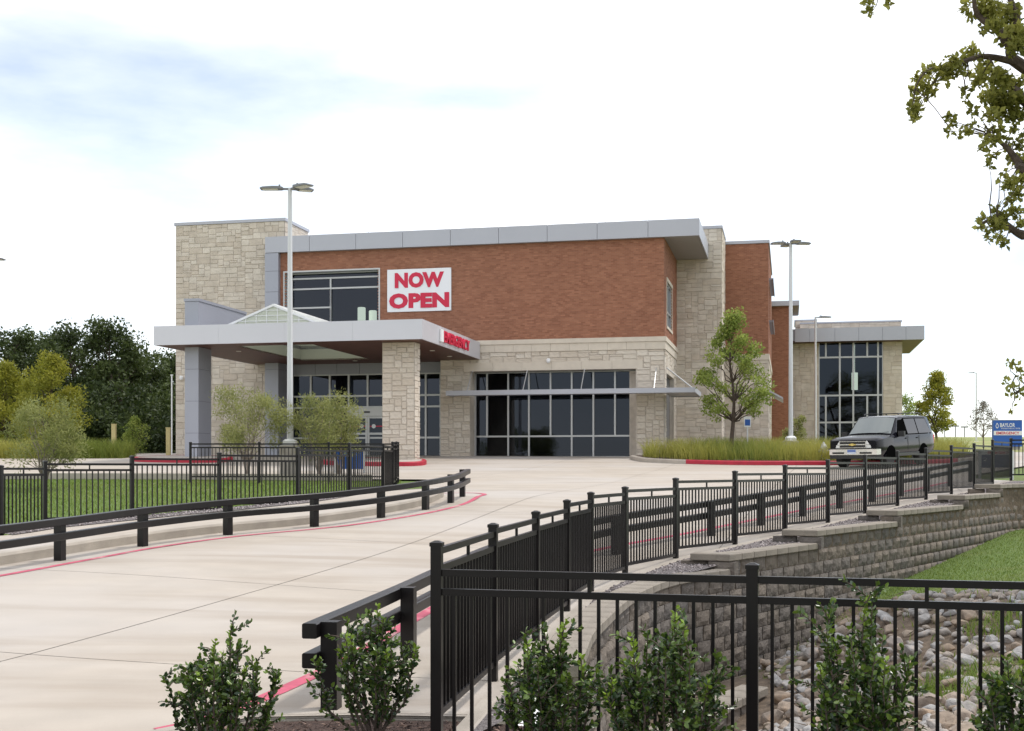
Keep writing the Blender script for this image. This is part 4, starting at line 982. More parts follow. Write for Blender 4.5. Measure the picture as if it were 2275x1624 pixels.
# ---- awning over the lower window
ay, ax0, ax1 = -1.22, bx(990, -1.22), 1.43
az0, az1 = 4.82, 5.03
aw = part('awning', 'metal', lambda m: (m.box(ax0, ax1, ay, ay + .09, az0, az1), m.box(ax0, ax0 + .09, ay + .09, -.05, az0, az1), m.box(ax1 - .09, ax1, ay + .09, 2.3, az0, az1), m.box(ax0 + .09, ax1 - .09, ay + .09, -.06, az0 + .03, az0 + .08), m.box(.07, ax1 - .09, -.06, 2.3, az0 + .03, az0 + .08), m.box(.07, ax1, 2.3, 2.39, az0, az1)))
for px in (1041, 1163, 1290):
    xt = bx(px + 8, -.05); xb = bx(px, -1.1)
    MB().tube([(xt, -.03, az1 + .95), (xt - .0, ay + .2, az1 - .02)], .022, 6).build('tie_rod', M['frame'], aw)
MB().tube([(bx(1470, -.05) - .25, -.03, az1 + .95), (bx(1470, -.05) - .25, ay + .2, az1 - .02)], .022, 6).build('tie_rod', M['frame'], aw)
MB().tube([(.05, .55, az1 + 1.0), (ax1 - .12, .55, az1 - .02)], .03, 6).build('tie_rod', M['frame'], aw)
MB().tube([(.05, 1.9, az1 + 1.0), (ax1 - .12, 1.9, az1 - .02)], .022, 6).build('tie_rod', M['frame'], aw)
for xx, yy in ((.75, -.1), (.75, 1.0)): MB().tube([(xx, yy, az0 + .02), (xx, yy, az0 + .03)], .13, 14).build('downlight', M['lens'], aw)

# ---- porch roof over the ambulance drive
px0, px1, py0, py1, pz0, pz1 = -19.42, -8.26, -9.07, -.1, 6.5, 7.26
sk = (-16.4, -13.1, -8.0, -1.2)
panel_row(list(np.linspace(px0, px1, 5)), pz0, pz1, py0, 'metall', gap=.002)
part('fascia_return', 'metall', lambda m: m.box(px1 - .06, px1, py0 + .06, py1, pz0, pz1)); part('fascia_return', 'metall', lambda m: m.box(px0, px0 + .06, py0 + .06, py1, pz0, pz1))
part('soffit', 'wood', lambda m: [m.box(a, b, c, d, pz0 + .004, pz0 + .06) for a, b, c, d in cells(px0 + .06, px1 - .06, py0 + .06, .9, [sk])])
part('porch_roof', 'metald', lambda m: [m.box(a, b, c, d, pz1 - .25, pz1 - .1) for a, b, c, d in cells(px0 + .06, px1 - .06, py0 + .06, py1, [sk])])
part('skylight_shaft', 'pale', lambda m: (m.box(sk[0] - .05, sk[0], sk[2], sk[3], pz0 + .005, pz1 + .05), m.box(sk[1], sk[1] + .05, sk[2], sk[3], pz0 + .005, pz1 + .05), m.box(sk[0], sk[1], sk[2] - .05, sk[2], pz0 + .005, pz1 + .02), m.box(sk[0], sk[1], sk[3], sk[3] + .05, pz0 + .005, pz1 + .02)))
rdx = (sk[0] + sk[1]) / 2; rz = 8.10; sl, sr = sk[0] - .45, sk[1] + .35; zb = pz1 + .02; ysf = sk[2] - .05
slf = MB()
for (a, b) in ((sl, rdx), (rdx, sr)):
    za, zb2 = (zb, rz) if a == sl else (rz, zb)
    for yy in (ysf, ysf + 1.7, ysf + 3.4, ysf + 5.1, sk[3]): slf.obox(((a + b) / 2, yy, (za + zb2) / 2), ((b - a) / 2, 0, (zb2 - za) / 2), (0, .04, 0), (0, 0, .045))
slf.box(rdx - .05, rdx + .05, ysf, sk[3], rz - .04, rz + .05); slf.box(sl - .02, sr + .02, ysf - .03, ysf + .05, zb - .06, zb + .02)
hw_ = (sr - sl)
for i in range(1, 9):
    xx = sl + hw_ * i / 9; hh = rz - (rz - zb) * abs(xx - rdx) / (rdx - sl if xx < rdx else sr - rdx); slf.box(xx - .012, xx + .012, ysf - .02, ysf + .0, zb, hh)
for i in range(1, 4):
    zz = zb + (rz - zb) * i / 4; f_ = 1 - i / 4; slf.box(rdx - (rdx - sl) * f_, rdx + (sr - rdx) * f_, ysf - .019, ysf, zz - .012, zz + .012)
skl = slf.build('skylight', M['white'], B)
MB().add([(sl, ysf + .02, zb), (sr, ysf + .02, zb), (rdx, ysf + .02, rz)], [(0, 1, 2)]).build('pane', M['pale'], skl)
for yy in (ysf, ysf + 1.7, ysf + 3.4, ysf + 5.1):
    y_e = min(yy + 1.7, sk[3])
    MB().quad((sl, yy, zb), (sl, y_e, zb), (rdx, y_e, rz), (rdx, yy, rz)).build('pane', M['pale'], skl)
    MB().quad((rdx, yy, rz), (rdx, y_e, rz), (sr, y_e, zb), (sr, yy, zb)).build('pane', M['pale'], skl)
# wing wall standing on the porch roof
part('wing_wall', 'metalb', lambda m: (m.box(-18.57, -17.97, -8.1, -3.6, pz1 - .1, 8.34), m.box(-18.60, -17.94, -8.13, -3.57, 8.35, 8.46)))
# columns
cz = [Z0, bz(962, -18.2, -8.1), bz(891, -18.2, -8.1), bz(820, -18.2, -8.1), pz0]
for a, b in zip(cz, cz[1:]): part('column_panel', 'metalb', lambda m: m.box(-18.57, -17.97, -8.1, -6.96, a + .006, b - .006))
part('column_core', 'seam', lambda m: m.box(-18.55, -17.99, -8.08, -6.98, Z0, pz0))
sc0 = [bx(849, -8.1), bx(920, -8.1)]
ashlar('F', -8.1, sc0[0], sc0[1], Z0, pz0, single=True, seed=81); ashlar('R', sc0[1], -8.1, -7.4, Z0, pz0, single=True, seed=82)
part('column_core', 'smortar', lambda m: m.box(sc0[0], sc0[1] - .03, -8.07, -7.4, Z0, pz0))
for xx, yy in ((-10.6, -6.5), (-11.5, -3), (-9.2, -4.5), (-9.2, -1.8), (-17.2, -6), (-12.2, -.5), (-14, -.6)):
    MB().tube([(xx, yy, pz0 - .012), (xx, yy, pz0 + .004)], .11, 14).build('downlight', M['lens'], B)
# security cameras and a wall light
for x_, y_, z_ in ((bx(1218, -.1), -.12, bz(802, bx(1218, 0), 0)), (bx(403, .4), .38, bz(840, -23.2, .4)), (bx(905, -9) - .5, -8.0, pz0 - .12)):
    MB().lathe([(.05, .10), (.09, .06), (.09, -.03), (.05, -.09), (.01, -.11)][::-1], 12, (x_, y_, z_)).build('security_camera', M['white'], B)
# pieces built one by one
stone_u = []
for s in range(8):
    mb = MB(); rr_ = random.Random(900 + s); c = .05
    mb.add([(0, 0, 0), (1, 0, 0), (1, 0, 1), (0, 0, 1), (c, -1, c * 1.6), (1 - c * rr_.uniform(.7, 1.4), -rr_.uniform(.8, 1.1), c * 1.6), (1 - c, -1, 1 - c * 1.6), (c * rr_.uniform(.7, 1.4), -rr_.uniform(.8, 1.1), 1 - c * 1.6)],
           [(0, 1, 5, 4), (1, 2, 6, 5), (2, 3, 7, 6), (3, 0, 4, 7), (4, 5, 6, 7)])
    me = mb.mesh('stone'); me.materials.append(M['stonei']); stone_u.append(me)
ST_I.sort(key=lambda q: -((q[3] - q[2]) * (q[5] - q[4])) * (1.4 if q[1] < -5 else 1))
for q in ST_I[300:]: stone_piece(ST_J, *q, rnd.random())
for face, w0, u0, u1, z0, z1, dep in ST_I[:300]:
    if face == 'F': link('stone', rnd.choice(stone_u), None, B, loc=(u0, w0 - .004, z0), scale=(u1 - u0, dep, z1 - z0))
    else: link('stone', rnd.choice(stone_u), None, B, loc=(w0 + .004, u0, z0), rot=(0, 0, R(90)), scale=(u1 - u0, dep, z1 - z0))
bu = MB().box(0, 1, -1, .5, 0, 1).mesh('brick'); bu.materials.append(M['bricki'])
for face, w0, u0, u1, z0, z1, dep in BR_I: link('brick', bu, None, B, loc=(u0, w0, z0), scale=(u1 - u0, dep, z1 - z0))
ST_J.build('stonework', M['stone'], B, tint=True, kind='stuff')
BR_J.build('brickwork', M['brick'], B, tint=True, kind='stuff')
# door mat strip of floor inside the recessed entry
part('threshold', 'cast', lambda m: m.box(XL, xe, .2, ye + .2, 2.0, 2.09))
def channel(txt, width, size, m, parent, place_, off=.0, ext=.05):
    me = textmesh(txt, size, ext, off, width); return me
# red lettering on the porch fascia
yt0, yt1 = by(983, px1), by(1040, px1)
me = textmesh('EMERGENCY', .46, .03, .006, abs(yt1 - yt0))
o = link('lettering', me, M['crimson'], B, loc=(px1 + .05, min(yt0, yt1), (pz0 + pz1) / 2 - .22), rot=(0, 0, R(90)))
lg = MB()
lg.box(px1 + .01, px1 + .09, min(yt0, yt1) - .50, min(yt0, yt1) - .14, (pz0 + pz1) / 2 - .24, (pz0 + pz1) / 2 + .26); lg.build('logo_panel', M['white'], B)

# ---- banner: a thing of its own, hung on the wall
bw0, bw1 = bx(860, -.05), bx(1002, -.05); bz0, bz1 = bz(694, bw0, 0), bz(600, bw0, 0)
rot = Matrix.Rotation(-TH, 3, 'Z'); pos = Vector((C0[0], C0[1], 0)) + rot @ Vector((bw0, -.055, bz0))
bn = empty('banner', pos, -TH, label='white banner lettered NOW OPEN in red on the brick wall', cat='banner')
W_, H_ = bw1 - bw0, bz1 - bz0
mb = MB(); nx_ = 12
for i in range(nx_):
    for s_, q in ((0, 0), ):
        a, b = W_ * i / nx_, W_ * (i + 1) / nx_; ya, yb = .012 * math.sin(i * 1.1), .012 * math.sin((i + 1) * 1.1)
        mb.quad((a, ya, 0), (b, yb, 0), (b, yb, H_), (a, ya, H_)); mb.quad((a, ya + .004, H_), (b, yb + .004, H_), (b, yb + .004, 0), (a, ya + .004, 0))
mb.build('sheet', M['banner'], bn)
for txt, x0, wd, z0, hh in (('NOW', .12, .77, .555, .365), ('OPEN', .03, .94, .075, .36)):
    me = textmesh(txt, H_ * hh, .001, .042, W_ * wd, 1.05); link('lettering', me, M['crimson'], bn, loc=(W_ * x0, -.0155, H_ * z0))
for x_ in (0, W_):
    for z_ in (0, H_): MB().tube([(x_ * .985 + W_ * .0075, -.02, z_ * .97 + H_ * .015), (x_ * .985 + W_ * .0075, .05, z_ * .97 + H_ * .015)], .012, 6).build('eyelet', M['frame'], bn)

# ================================================================== vegetation
def leaf_arrays(P, size, seed, tb, up=.3, aspect=.55, fold=.25):
    """P (n,3) leaf positions -> folded diamond leaves"""
    r_ = np.random.RandomState(seed); n = len(P)
    d = r_.normal(size=(n, 3)); d[:, 2] += up; d /= np.linalg.norm(d, axis=1)[:, None]
    a = r_.normal(size=(n, 3)); s = np.cross(d, a); s /= np.linalg.norm(s, axis=1)[:, None] + 1e-9; nn = np.cross(d, s)
    L = (size * r_.uniform(.6, 1.3, n))[:, None]; W = L * aspect * .5
    V = np.stack([P, P + d * L * .5 + s * W + nn * L * fold * .4, P + d * L, P + d * L * .5 - s * W + nn * L * fold * .4], 1)
    Q = np.arange(4 * n).reshape(n, 4)
    return V.reshape(-1, 3), Q, np.clip(tb + r_.normal(0, .2, n), 0, 1)
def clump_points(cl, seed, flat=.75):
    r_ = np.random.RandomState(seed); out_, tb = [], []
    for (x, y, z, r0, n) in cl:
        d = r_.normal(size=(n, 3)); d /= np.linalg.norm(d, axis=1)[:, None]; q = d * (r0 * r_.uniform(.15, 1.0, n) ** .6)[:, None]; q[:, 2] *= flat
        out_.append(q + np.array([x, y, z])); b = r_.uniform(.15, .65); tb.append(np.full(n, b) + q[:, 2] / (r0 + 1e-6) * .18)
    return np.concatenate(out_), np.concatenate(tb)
def limb(mb, p0, p1, r0, r1, rr_, sag=.12, n=5, sides=5):
    p0, p1 = Vector(p0), Vector(p1); L = (p1 - p0).length; pts = []
    for i in range(n + 1):
        t = i / n; p = p0.lerp(p1, t); p.z += sag * L * (t * (1 - t)) * 1.4
        if 0 < i < n: p += Vector((rr_.gauss(0, .03), rr_.gauss(0, .03), rr_.gauss(0, .02))) * L
        pts.append(p)
    mb.tube(pts, [r0 + (r1 - r0) * (i / n) ** .8 for i in range(n + 1)], sides)
    return pts
def crown_clumps(rr_, H, z0, prof, count, rad, n, cy=1.0, lean=(0, 0)):
    """prof(t) -> half width at height fraction t of the crown"""
    cl = []
    for i in range(count):
        t = (i + rr_.random()) / count; wdt = prof(t); a = rr_.uniform(0, 6.283); q = math.sqrt(rr_.uniform(.12, 1.0))
        s = rad * rr_.uniform(.65, 1.25)
        cl.append((math.cos(a) * wdt * q + lean[0] * t, math.sin(a) * wdt * q * cy + lean[1] * t, z0 + (H - z0) * t, s, int(n * rr_.uniform(.6, 1.3))))
    return cl
def tree(name, label, cat, base, H, tr, clumps, leaf, lm, bm_='bark', seed=1, stems=1, group=None, flat=.75, up=.3, ttop=.85, aspect=.55, lean=(0, 0), twigs=1, trunk_split=.25):
    rr_ = random.Random(seed); root = empty(name, base, label=label, cat=cat, group=group); mb = MB()
    tops = []
    for s in range(stems):
        a = 6.283 * s / stems + rr_.random(); sp = 0 if stems == 1 else H * .12
        pts = []
        for i in range(8):
            t = i / 7; pts.append(Vector((math.cos(a) * sp * (t ** 1.2) * 1.6 + lean[0] * t + rr_.gauss(0, .012) * H * (i > 0), math.sin(a) * sp * (t ** 1.2) * 1.6 + lean[1] * t + rr_.gauss(0, .012) * H * (i > 0), -.15 + (H * ttop + .15) * t)))
        rad = [tr * (1.25 if i == 0 else 1) * (1 - .85 * i / 7) for i in range(8)]
        mb.tube(pts, rad, 8); tops.append((pts, rad))
    for c in clumps:
        pts, rad = tops[rr_.randrange(len(tops))]; zt = max(trunk_split * H, c[2] - math.hypot(c[0], c[1]) * .9 - .05 * H)
        k = min(range(8), key=lambda i: abs(pts[i].z - zt)); p = limb(mb, pts[k], c[:3], min(rad[k] * .55, tr * .4), tr * .05, rr_, .08)
        for _ in range(twigs):
            e_ = Vector(c[:3]) + Vector((rr_.gauss(0, 1), rr_.gauss(0, 1), rr_.gauss(0, .8))) * c[3] * .5; limb(mb, p[3], e_, tr * .08, tr * .02, rr_, .05, 3, 3)
    mb.build('trunk', M[bm_], root)
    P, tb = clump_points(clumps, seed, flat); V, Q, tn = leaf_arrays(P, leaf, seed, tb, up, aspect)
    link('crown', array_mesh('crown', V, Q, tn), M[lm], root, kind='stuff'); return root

# young oak on the island
rr_ = random.Random(3); b = at(1628, 1040, 50.5); zg = ZU(b.x, b.y) + .12
H = at(0, 697, 50.5).z - zg
prof = lambda t: 1.72 * (1 - abs(t - .30) / .72) ** .8 if t < 1 else 0
cl = crown_clumps(rr_, H, 1.75, lambda t: max(.16, 1.72 * (min(1, .55 + t * 1.6) if t < .28 else (1 - (t - .28) / .72) ** .9)), 64, .40, 120)
tree('young_oak', 'slender young oak with loose green crown in the reed bed before the stone wall', 'tree', (b.x, b.y, zg), H, .10, cl, .13, 'young', seed=3, trunk_split=.24, ttop=.93)
# golden-green tree and thin grey tree beyond the parked drive
b = at(2078, 1040, 70); zg = ZU(b.x, b.y); H = at(0, 830, 70).z - zg
cl = crown_clumps(random.Random(5), H, 1.3, lambda t: max(.15, 1.2 * (min(1, .6 + t * 1.8) if t < .25 else (1 - (t - .25) / .75) ** .8)), 54, .36, 130)
tree('street_tree', 'yellow-green cone-shaped young tree behind the black vehicle', 'tree', (b.x, b.y, zg), H, .09, cl, .14, 'gold', seed=5)
b = at(2184, 1040, 86); zg = ZU(b.x, b.y); H = at(0, 895, 86).z - zg
cl = crown_clumps(random.Random(6), H, 1.2, lambda t: max(.12, 1.05 * (min(1, .6 + t * 1.8) if t < .3 else (1 - (t - .3) / .7) ** .7)), 34, .32, 46)
tree('street_tree', 'thin greyish young tree left of the blue roadside sign', 'tree', (b.x, b.y, zg), H, .06, cl, .12, 'grey_leaf', 'barkp', seed=6)
b = at(2012, 1040, 112); zg = ZU(b.x, b.y); H = at(0, 884, 112).z - zg
cl = crown_clumps(random.Random(8), H, 1.5, lambda t: max(.3, 1.9 * math.sin(math.pi * min(1, .2 + .8 * t))), 30, .6, 80)
tree('street_tree', 'distant green tree peeping out behind the glazed wing', 'tree', (b.x, b.y, zg), H, .10, cl, .20, 'young', seed=8)
# feathery multi-stem bushes on the left lawn
for px, top, d, hw, sd, lab, nn in ((100, 902, 33.0, .78, 11, 'feathery pale green multi-stem tree in the far left corner of the lawn', 30),
                                    (548, 868, 39.0, .98, 12, 'feathery pale green multi-stem tree left of the tall lamp post', 36),
                                    (708, 888, 39.4, .72, 13, 'olive multi-stem tree just right of the tall lamp post', 26),
                                    (752, 886, 40.2, .62, 15, 'narrow upright willow-like tree in front of the entrance doors', 24)):
    b = at(px, 1040, d); zg = ZU(b.x, b.y) - .06; H = at(0, top, d).z - zg; w_ = hw
    cl = crown_clumps(random.Random(sd), H * .97, H * .36, lambda t: w_ * (.55 + .75 * math.sin(math.pi * min(1, .12 + .75 * t))), nn + 8, .34, 150)
    tree('willow_tree', lab, 'tree', (b.x, b.y, zg), H, .035, cl, .12, 'willow', 'barkp', seed=sd, stems=4, up=.5, aspect=.22, flat=1.1, trunk_split=.2, twigs=2)
# golden trees before the dark wood
for px, top, d, hw, sd, lab in ((112, 792, 60, 1.75, 21, 'golden-green tree with feathery crown in front of the dark wood'), (12, 812, 62, 1.6, 22, 'golden tree cut by the left edge of the view')):
    b = at(px, 1040, d); zg = ZU(b.x, b.y); H = at(0, top, d).z - zg; w_ = hw
    cl = crown_clumps(random.Random(sd), H, .9, lambda t: max(.25, w_ * (min(1, .75 + t) if t < .25 else (1 - (t - .25) / .75) ** .62)), 60, .55, 170)
    tree('golden_tree', lab, 'tree', (b.x, b.y, zg), H, .09, cl, .16, 'gold', seed=sd, up=.3, aspect=.35)
# dark oaks of the wood
oaks = [(-55, 738, 78, 2.6, 31, 'dark oak cut by the left edge of the view above the golden tree'), (10, 735, 82, 3.3, 32, 'dark oak at the far left behind the golden trees'), (95, 742, 86, 2.6, 33, 'dark oak with broad top behind the golden-green tree'),
        (160, 728, 80, 2.5, 34, 'dark oak with flat airy top left of the tallest oak'), (248, 714, 78, 2.0, 35, 'tallest dark oak with a rounded airy top'), (318, 790, 84, 1.9, 36, 'lower dark oak right of the tallest oak'),
        (372, 782, 88, 2.1, 37, 'dark oak touching the corner of the stone tower')]
for px, top, d, hw, sd, lab in oaks:
    b = at(px, 1040, d); zg = ZU(b.x, b.y); H = at(0, top, d).z - zg; w_ = hw
    cl = crown_clumps(random.Random(sd), H - .3, 1.2, lambda t: w_ * (.85 + .35 * math.sin(math.pi * t)) * (1 if t < .75 else max(.35, 1 - (t - .75) * 2.0)), 62, .85, 190)
    tree('oak_tree', lab, 'tree', (b.x, b.y, zg), H, .20, cl, .24, 'oak', seed=sd, group='dark wood behind the left drive', up=.1, trunk_split=.3)
# undergrowth of the wood
ug = []
for i in range(210):
    y = rnd.uniform(67, 104); px = rnd.uniform(-160, 470); x = rx(px, y); ug.append((x, y, ZU(x, y) + rnd.uniform(.3, 3.4), rnd.uniform(.9, 1.5), 150))
for i in range(90):
    y = rnd.uniform(65, 74); px = rnd.uniform(180, 395); x = rx(px, y); ug.append((x, y, ZU(x, y) + rnd.uniform(.2, 1.6), rnd.uniform(.6, 1.0), 120))
P, tb = clump_points(ug, 77); V, Q, tn = leaf_arrays(P, .26, 77, tb - .25); link('undergrowth', array_mesh('undergrowth', V, Q, tn), M['oak'], kind='stuff', label='dense dark undergrowth at the foot of the wood', cat='undergrowth')
b = at(302, 1040, 62); cl = crown_clumps(random.Random(41), 1.75, .25, lambda t: .62 * math.sin(math.pi * min(1, .3 + .65 * t)), 20, .33, 130)
tree('round_bush', 'bright green round bush between the two tan bollards', 'bush', (b.x, b.y, ZU(b.x, b.y)), 1.7, .03, cl, .10, 'young', seed=41, stems=3, trunk_split=.1)
for px, sd, top, lab in ((1772, 42, 925, 'olive bush at the foot of the second brick block'), (1750, 43, 955, 'low dry bush beside the right lamp post')):
    b = at(px, 1040, 62); zg = ZU(b.x, b.y); H = at(0, top, 62).z - zg; cl = crown_clumps(random.Random(sd), H, .3, lambda t: .42 * (1.1 - .5 * t), 16, .25, 90)
    tree('bush', lab, 'bush', (b.x, b.y, zg), H, .02, cl, .10, 'willow', 'barkp', seed=sd, stems=3, trunk_split=.1)

# tree overhanging from the right
TD = 18.0
root = empty('shade_tree', (10.6, 18.3, ZL(10.6, 18.3)), label='leafy tree branches hanging into the upper right corner', cat='tree'); o3 = Vector((10.6, 18.3, ZL(10.6, 18.3)))
def zo(x, y, d=0.0): return at(1776.6 + .3647 * x, .3647 * y, TD + d) - o3
mb = MB(); rr_ = random.Random(9)
trunk = [Vector((0, 0, -.2)), Vector((-.05, .02, 1.5)), Vector((-.25, 0, 3.2)), Vector((-.55, -.05, 5.0)), Vector((-1.2, -.1, 6.8)), Vector((-1.75, -.2, 8.6)), Vector((-2.3, -.3, 10.5))]
mb.tube(trunk, [.26, .22, .20, .17, .14, .10, .04], 9)
limbs = [[trunk[5], zo(1364, 230), zo(1320, 90, .1), zo(1280, 0, .2), zo(1200, -160, .3)], [trunk[4], zo(1364, 410), zo(1280, 280, -.1), zo(1200, 180, -.2), zo(1090, 100, -.2), zo(1060, 10, -.3), zo(1080, -100, -.3)],
         [zo(1364, 400), zo(1230, 360, -.1), zo(1100, 345, -.2), zo(980, 380, -.3), zo(880, 400, -.4), zo(760, 440, -.5), zo(700, 540, -.5)], [trunk[3], zo(1400, 640), zo(1330, 560, .2), zo(1270, 520, .3), zo(1180, 440, .4)],
         [trunk[2], zo(1500, 1500), zo(1364, 1435, -.2), zo(1310, 1410, -.3), zo(1200, 1330, -.4), zo(1110, 1360, -.4)], [trunk[3], zo(1420, 1060, .1), zo(1340, 1000, .2), zo(1260, 900, .2), zo(1180, 840, .1)],
         [trunk[5], zo(1000, -300, -.4), zo(700, -200, -.6), zo(480, -60, -.8)], [trunk[2], zo(1560, 2300, .2), zo(1420, 2330, .2), zo(1310, 2400, .2)]]
for lm_ in limbs:
    pts = catmull(lm_, 3); n_ = len(pts); r0 = .10 if lm_[0] in trunk else .05
    mb.tube(pts, [r0 * (1 - .88 * i / (n_ - 1)) + .004 for i in range(n_)], 6)
spots = [(1050, 40, 60), (1150, 60, 80), (1250, 100, 90), (1320, 200, 70), (1180, 170, 50), (1120, 180, 25), (1240, 240, 40), (1330, 290, 60), (1040, 320, 45), (1100, 350, 20), (930, 370, 40), (990, 380, 30), (870, 440, 40), (940, 430, 40), (890, 490, 20),
  (770, 430, 35), (720, 470, 30), (750, 520, 50), (690, 550, 30), (790, 560, 35), (820, 510, 20), (710, 620, 35), (680, 660, 25), (700, 680, 40), (705, 720, 22), (1130, 420, 60), (1100, 480, 50), (1220, 470, 70), (1240, 560, 80), (1200, 620, 70), (1260, 680, 70), (1320, 600, 50),
  (1170, 700, 50), (1340, 500, 40), (1320, 700, 50), (1140, 590, 40), (1010, 540, 22), (1010, 600, 15), (1030, 450, 22), (1050, 670, 25), (910, 715, 25), (925, 765, 20), (903, 805, 15), (950, 825, 15), (990, 785, 12), (1060, 755, 15), (1035, 805, 20), (1140, 785, 20), (1215, 790, 30),
  (1180, 860, 30), (1120, 855, 20), (1105, 905, 12), (1130, 890, 15), (1250, 840, 15), (1270, 900, 25), (1300, 780, 25), (1330, 880, 35), (1350, 820, 20), (1170, 950, 22), (1150, 1005, 20), (1290, 970, 35), (1340, 980, 40), (1250, 1050, 15), (1270, 1120, 40), (1340, 1100, 40), (1220, 1100, 10),
  (1330, 1180, 35), (1270, 1220, 30), (1310, 1290, 40), (1200, 1280, 35), (1240, 1320, 40), (1180, 1360, 40), (1220, 1380, 35), (1340, 1360, 30), (1105, 1335, 22), (1095, 1380, 20), (1130, 1430, 22), (1145, 1460, 12), (1215, 1450, 25), (1240, 1490, 18), (1300, 1410, 15),
  (410, 5, 25), (415, 75, 15), (440, 70, 10), (540, 20, 18), (1275, 2210, 12), (1318, 2240, 14), (1330, 2290, 10), (1255, 2330, 12), (1300, 2360, 14), (1340, 2400, 14), (1280, 2410, 8), (1290, 2490, 8)]
cl = []; allp = [p for lm_ in limbs for p in catmull(lm_, 3)]
for x, y, r0 in spots:
    p = zo(x, y, rr_.uniform(-.7, .7)); r_m = r0 * .3647 / F * TD; cl.append((p.x, p.y, p.z, max(.05, r_m * 1.1), max(8, int(r0 * r0 * .034) + 6)))
    q = min(allp, key=lambda a: (a - p).length); limb(mb, q, p, .012, .004, rr_, .1, 4, 4)
for i in range(190):                              # the rest of the crown, outside the view
    p = Vector((rr_.uniform(-1.6, 4.2), rr_.uniform(-3.2, 3.2), rr_.uniform(4.2, 12.5)))
    if (p + o3).x / (p + o3).y < .45 and (p + o3).z < 9.2: continue
    cl.append((p.x, p.y, p.z, .7, 130)); q = min(trunk, key=lambda a: (a - p).length); limb(mb, q, p, .05, .008, rr_, .1, 4, 4)
for lm_ in limbs:
    for p in catmull(lm_, 4):
        if (p + o3).x / (p + o3).y > .475:
            for _ in range(3): cl.append((p.x + rr_.gauss(0, .35), p.y + rr_.gauss(0, .35), p.z + rr_.gauss(-.1, .3), .38, 60))
mb.build('trunk', M['bark'], root)
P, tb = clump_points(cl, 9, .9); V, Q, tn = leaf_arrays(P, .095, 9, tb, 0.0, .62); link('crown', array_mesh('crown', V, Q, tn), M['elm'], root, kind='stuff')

# holly shrubs in the mulch bed
def holly(label, x, y, H, W, seed, shoots=15, dens=1.25):
    rr_ = random.Random(seed); zg = ZU(x, y) - .03 if not inpoly(x, y, lowpoly) else ZL(x, y)
    root = empty('holly_shrub', (x, y, zg), label=label, cat='shrub', group='holly shrubs along the foreground fence'); mb = MB(); P, D, tb = [], [], []
    for s in range(shoots):
        a = 6.283 * s / shoots * 1.618 + rr_.gauss(0, .2); q = math.sqrt((s + .5) / shoots); tip = Vector((math.cos(a) * W * q * rr_.uniform(.75, 1.1), math.sin(a) * W * q * .8, H * (1 - .38 * q * q) * rr_.uniform(.78, 1.03)))
        base = Vector((rr_.gauss(0, .03), rr_.gauss(0, .03), 0)); mid = Vector((tip.x * .75, tip.y * .75, tip.z * .45))
        pts = [base.lerp(mid, t) for t in (0, .5)] + [mid.lerp(tip, t) + Vector((rr_.gauss(0, .01), rr_.gauss(0, .01), 0)) for t in (0, .33, .66, 1)]
        mb.tube(pts, [.011, .009, .007, .005, .004, .002], 5)
        shoots_ = [(pts[1:], 1.0)]
        for k in range(9):
            t = rr_.uniform(.15, .92); i = 1 + int(t * 4); st = pts[min(i, 4)].lerp(pts[min(i + 1, 5)], rr_.random()); en = st + Vector((rr_.gauss(0, 1), rr_.gauss(0, 1), rr_.uniform(.2, 1.3))).normalized() * rr_.uniform(.07, .17) * H
            mb.tube([st, st.lerp(en, .5) + Vector((0, 0, .008)), en], [.004, .003, .0015], 4); shoots_.append(([st, en], .6))
        young = rr_.random() < .42
        for pp, wt in shoots_:
            L = sum((pp[i + 1] - pp[i]).length for i in range(len(pp) - 1)); n_ = int(L / .0085 * dens)
            for k in range(n_):
                t = k / max(1, n_ - 1) * (len(pp) - 1); i = min(int(t), len(pp) - 2); c = pp[i].lerp(pp[i + 1], t - i); d = (pp[i + 1] - pp[i]).normalized()
                ra = Vector((rr_.gauss(0, 1), rr_.gauss(0, 1), rr_.gauss(0, 1))); ra = (ra - d * ra.dot(d)).normalized()
                P.append(c[:]); D.append(((ra * .9 + d * .75).normalized())[:]); tipf = max(0, t / (len(pp) - 1) - .72) / .28; tb.append(rr_.random() ** 2 * .38 + (tipf * (1.1 if young and wt == 1.0 else .26)))
    P, D = np.array(P), np.array(D); n = len(P); r_ = np.random.RandomState(seed); a = r_.normal(size=(n, 3)); s = np.cross(D, a); s /= np.linalg.norm(s, axis=1)[:, None]; nn = np.cross(D, s)
    L = r_.uniform(.023, .039, n)[:, None]; W_ = L * .30
    V = np.stack([P, P + D * L * .35 + s * W_ + nn * L * .1, P + D * L * .75 + s * W_ * .75 + nn * L * .1, P + D * L, P + D * L * .75 - s * W_ * .75 + nn * L * .1, P + D * L * .35 - s * W_ + nn * L * .1], 1).reshape(-1, 3)
    Q = np.arange(6 * n).reshape(n, 6); Q = np.concatenate([Q[:, [0, 1, 2, 3]], Q[:, [0, 3, 4, 5]]], 0)
    mb.build('stem', M['bark'], root); link('foliage', array_mesh('foliage', V, Q, np.clip(np.concatenate([tb, tb]), 0, 1)), M['holly'], root, kind='stuff')
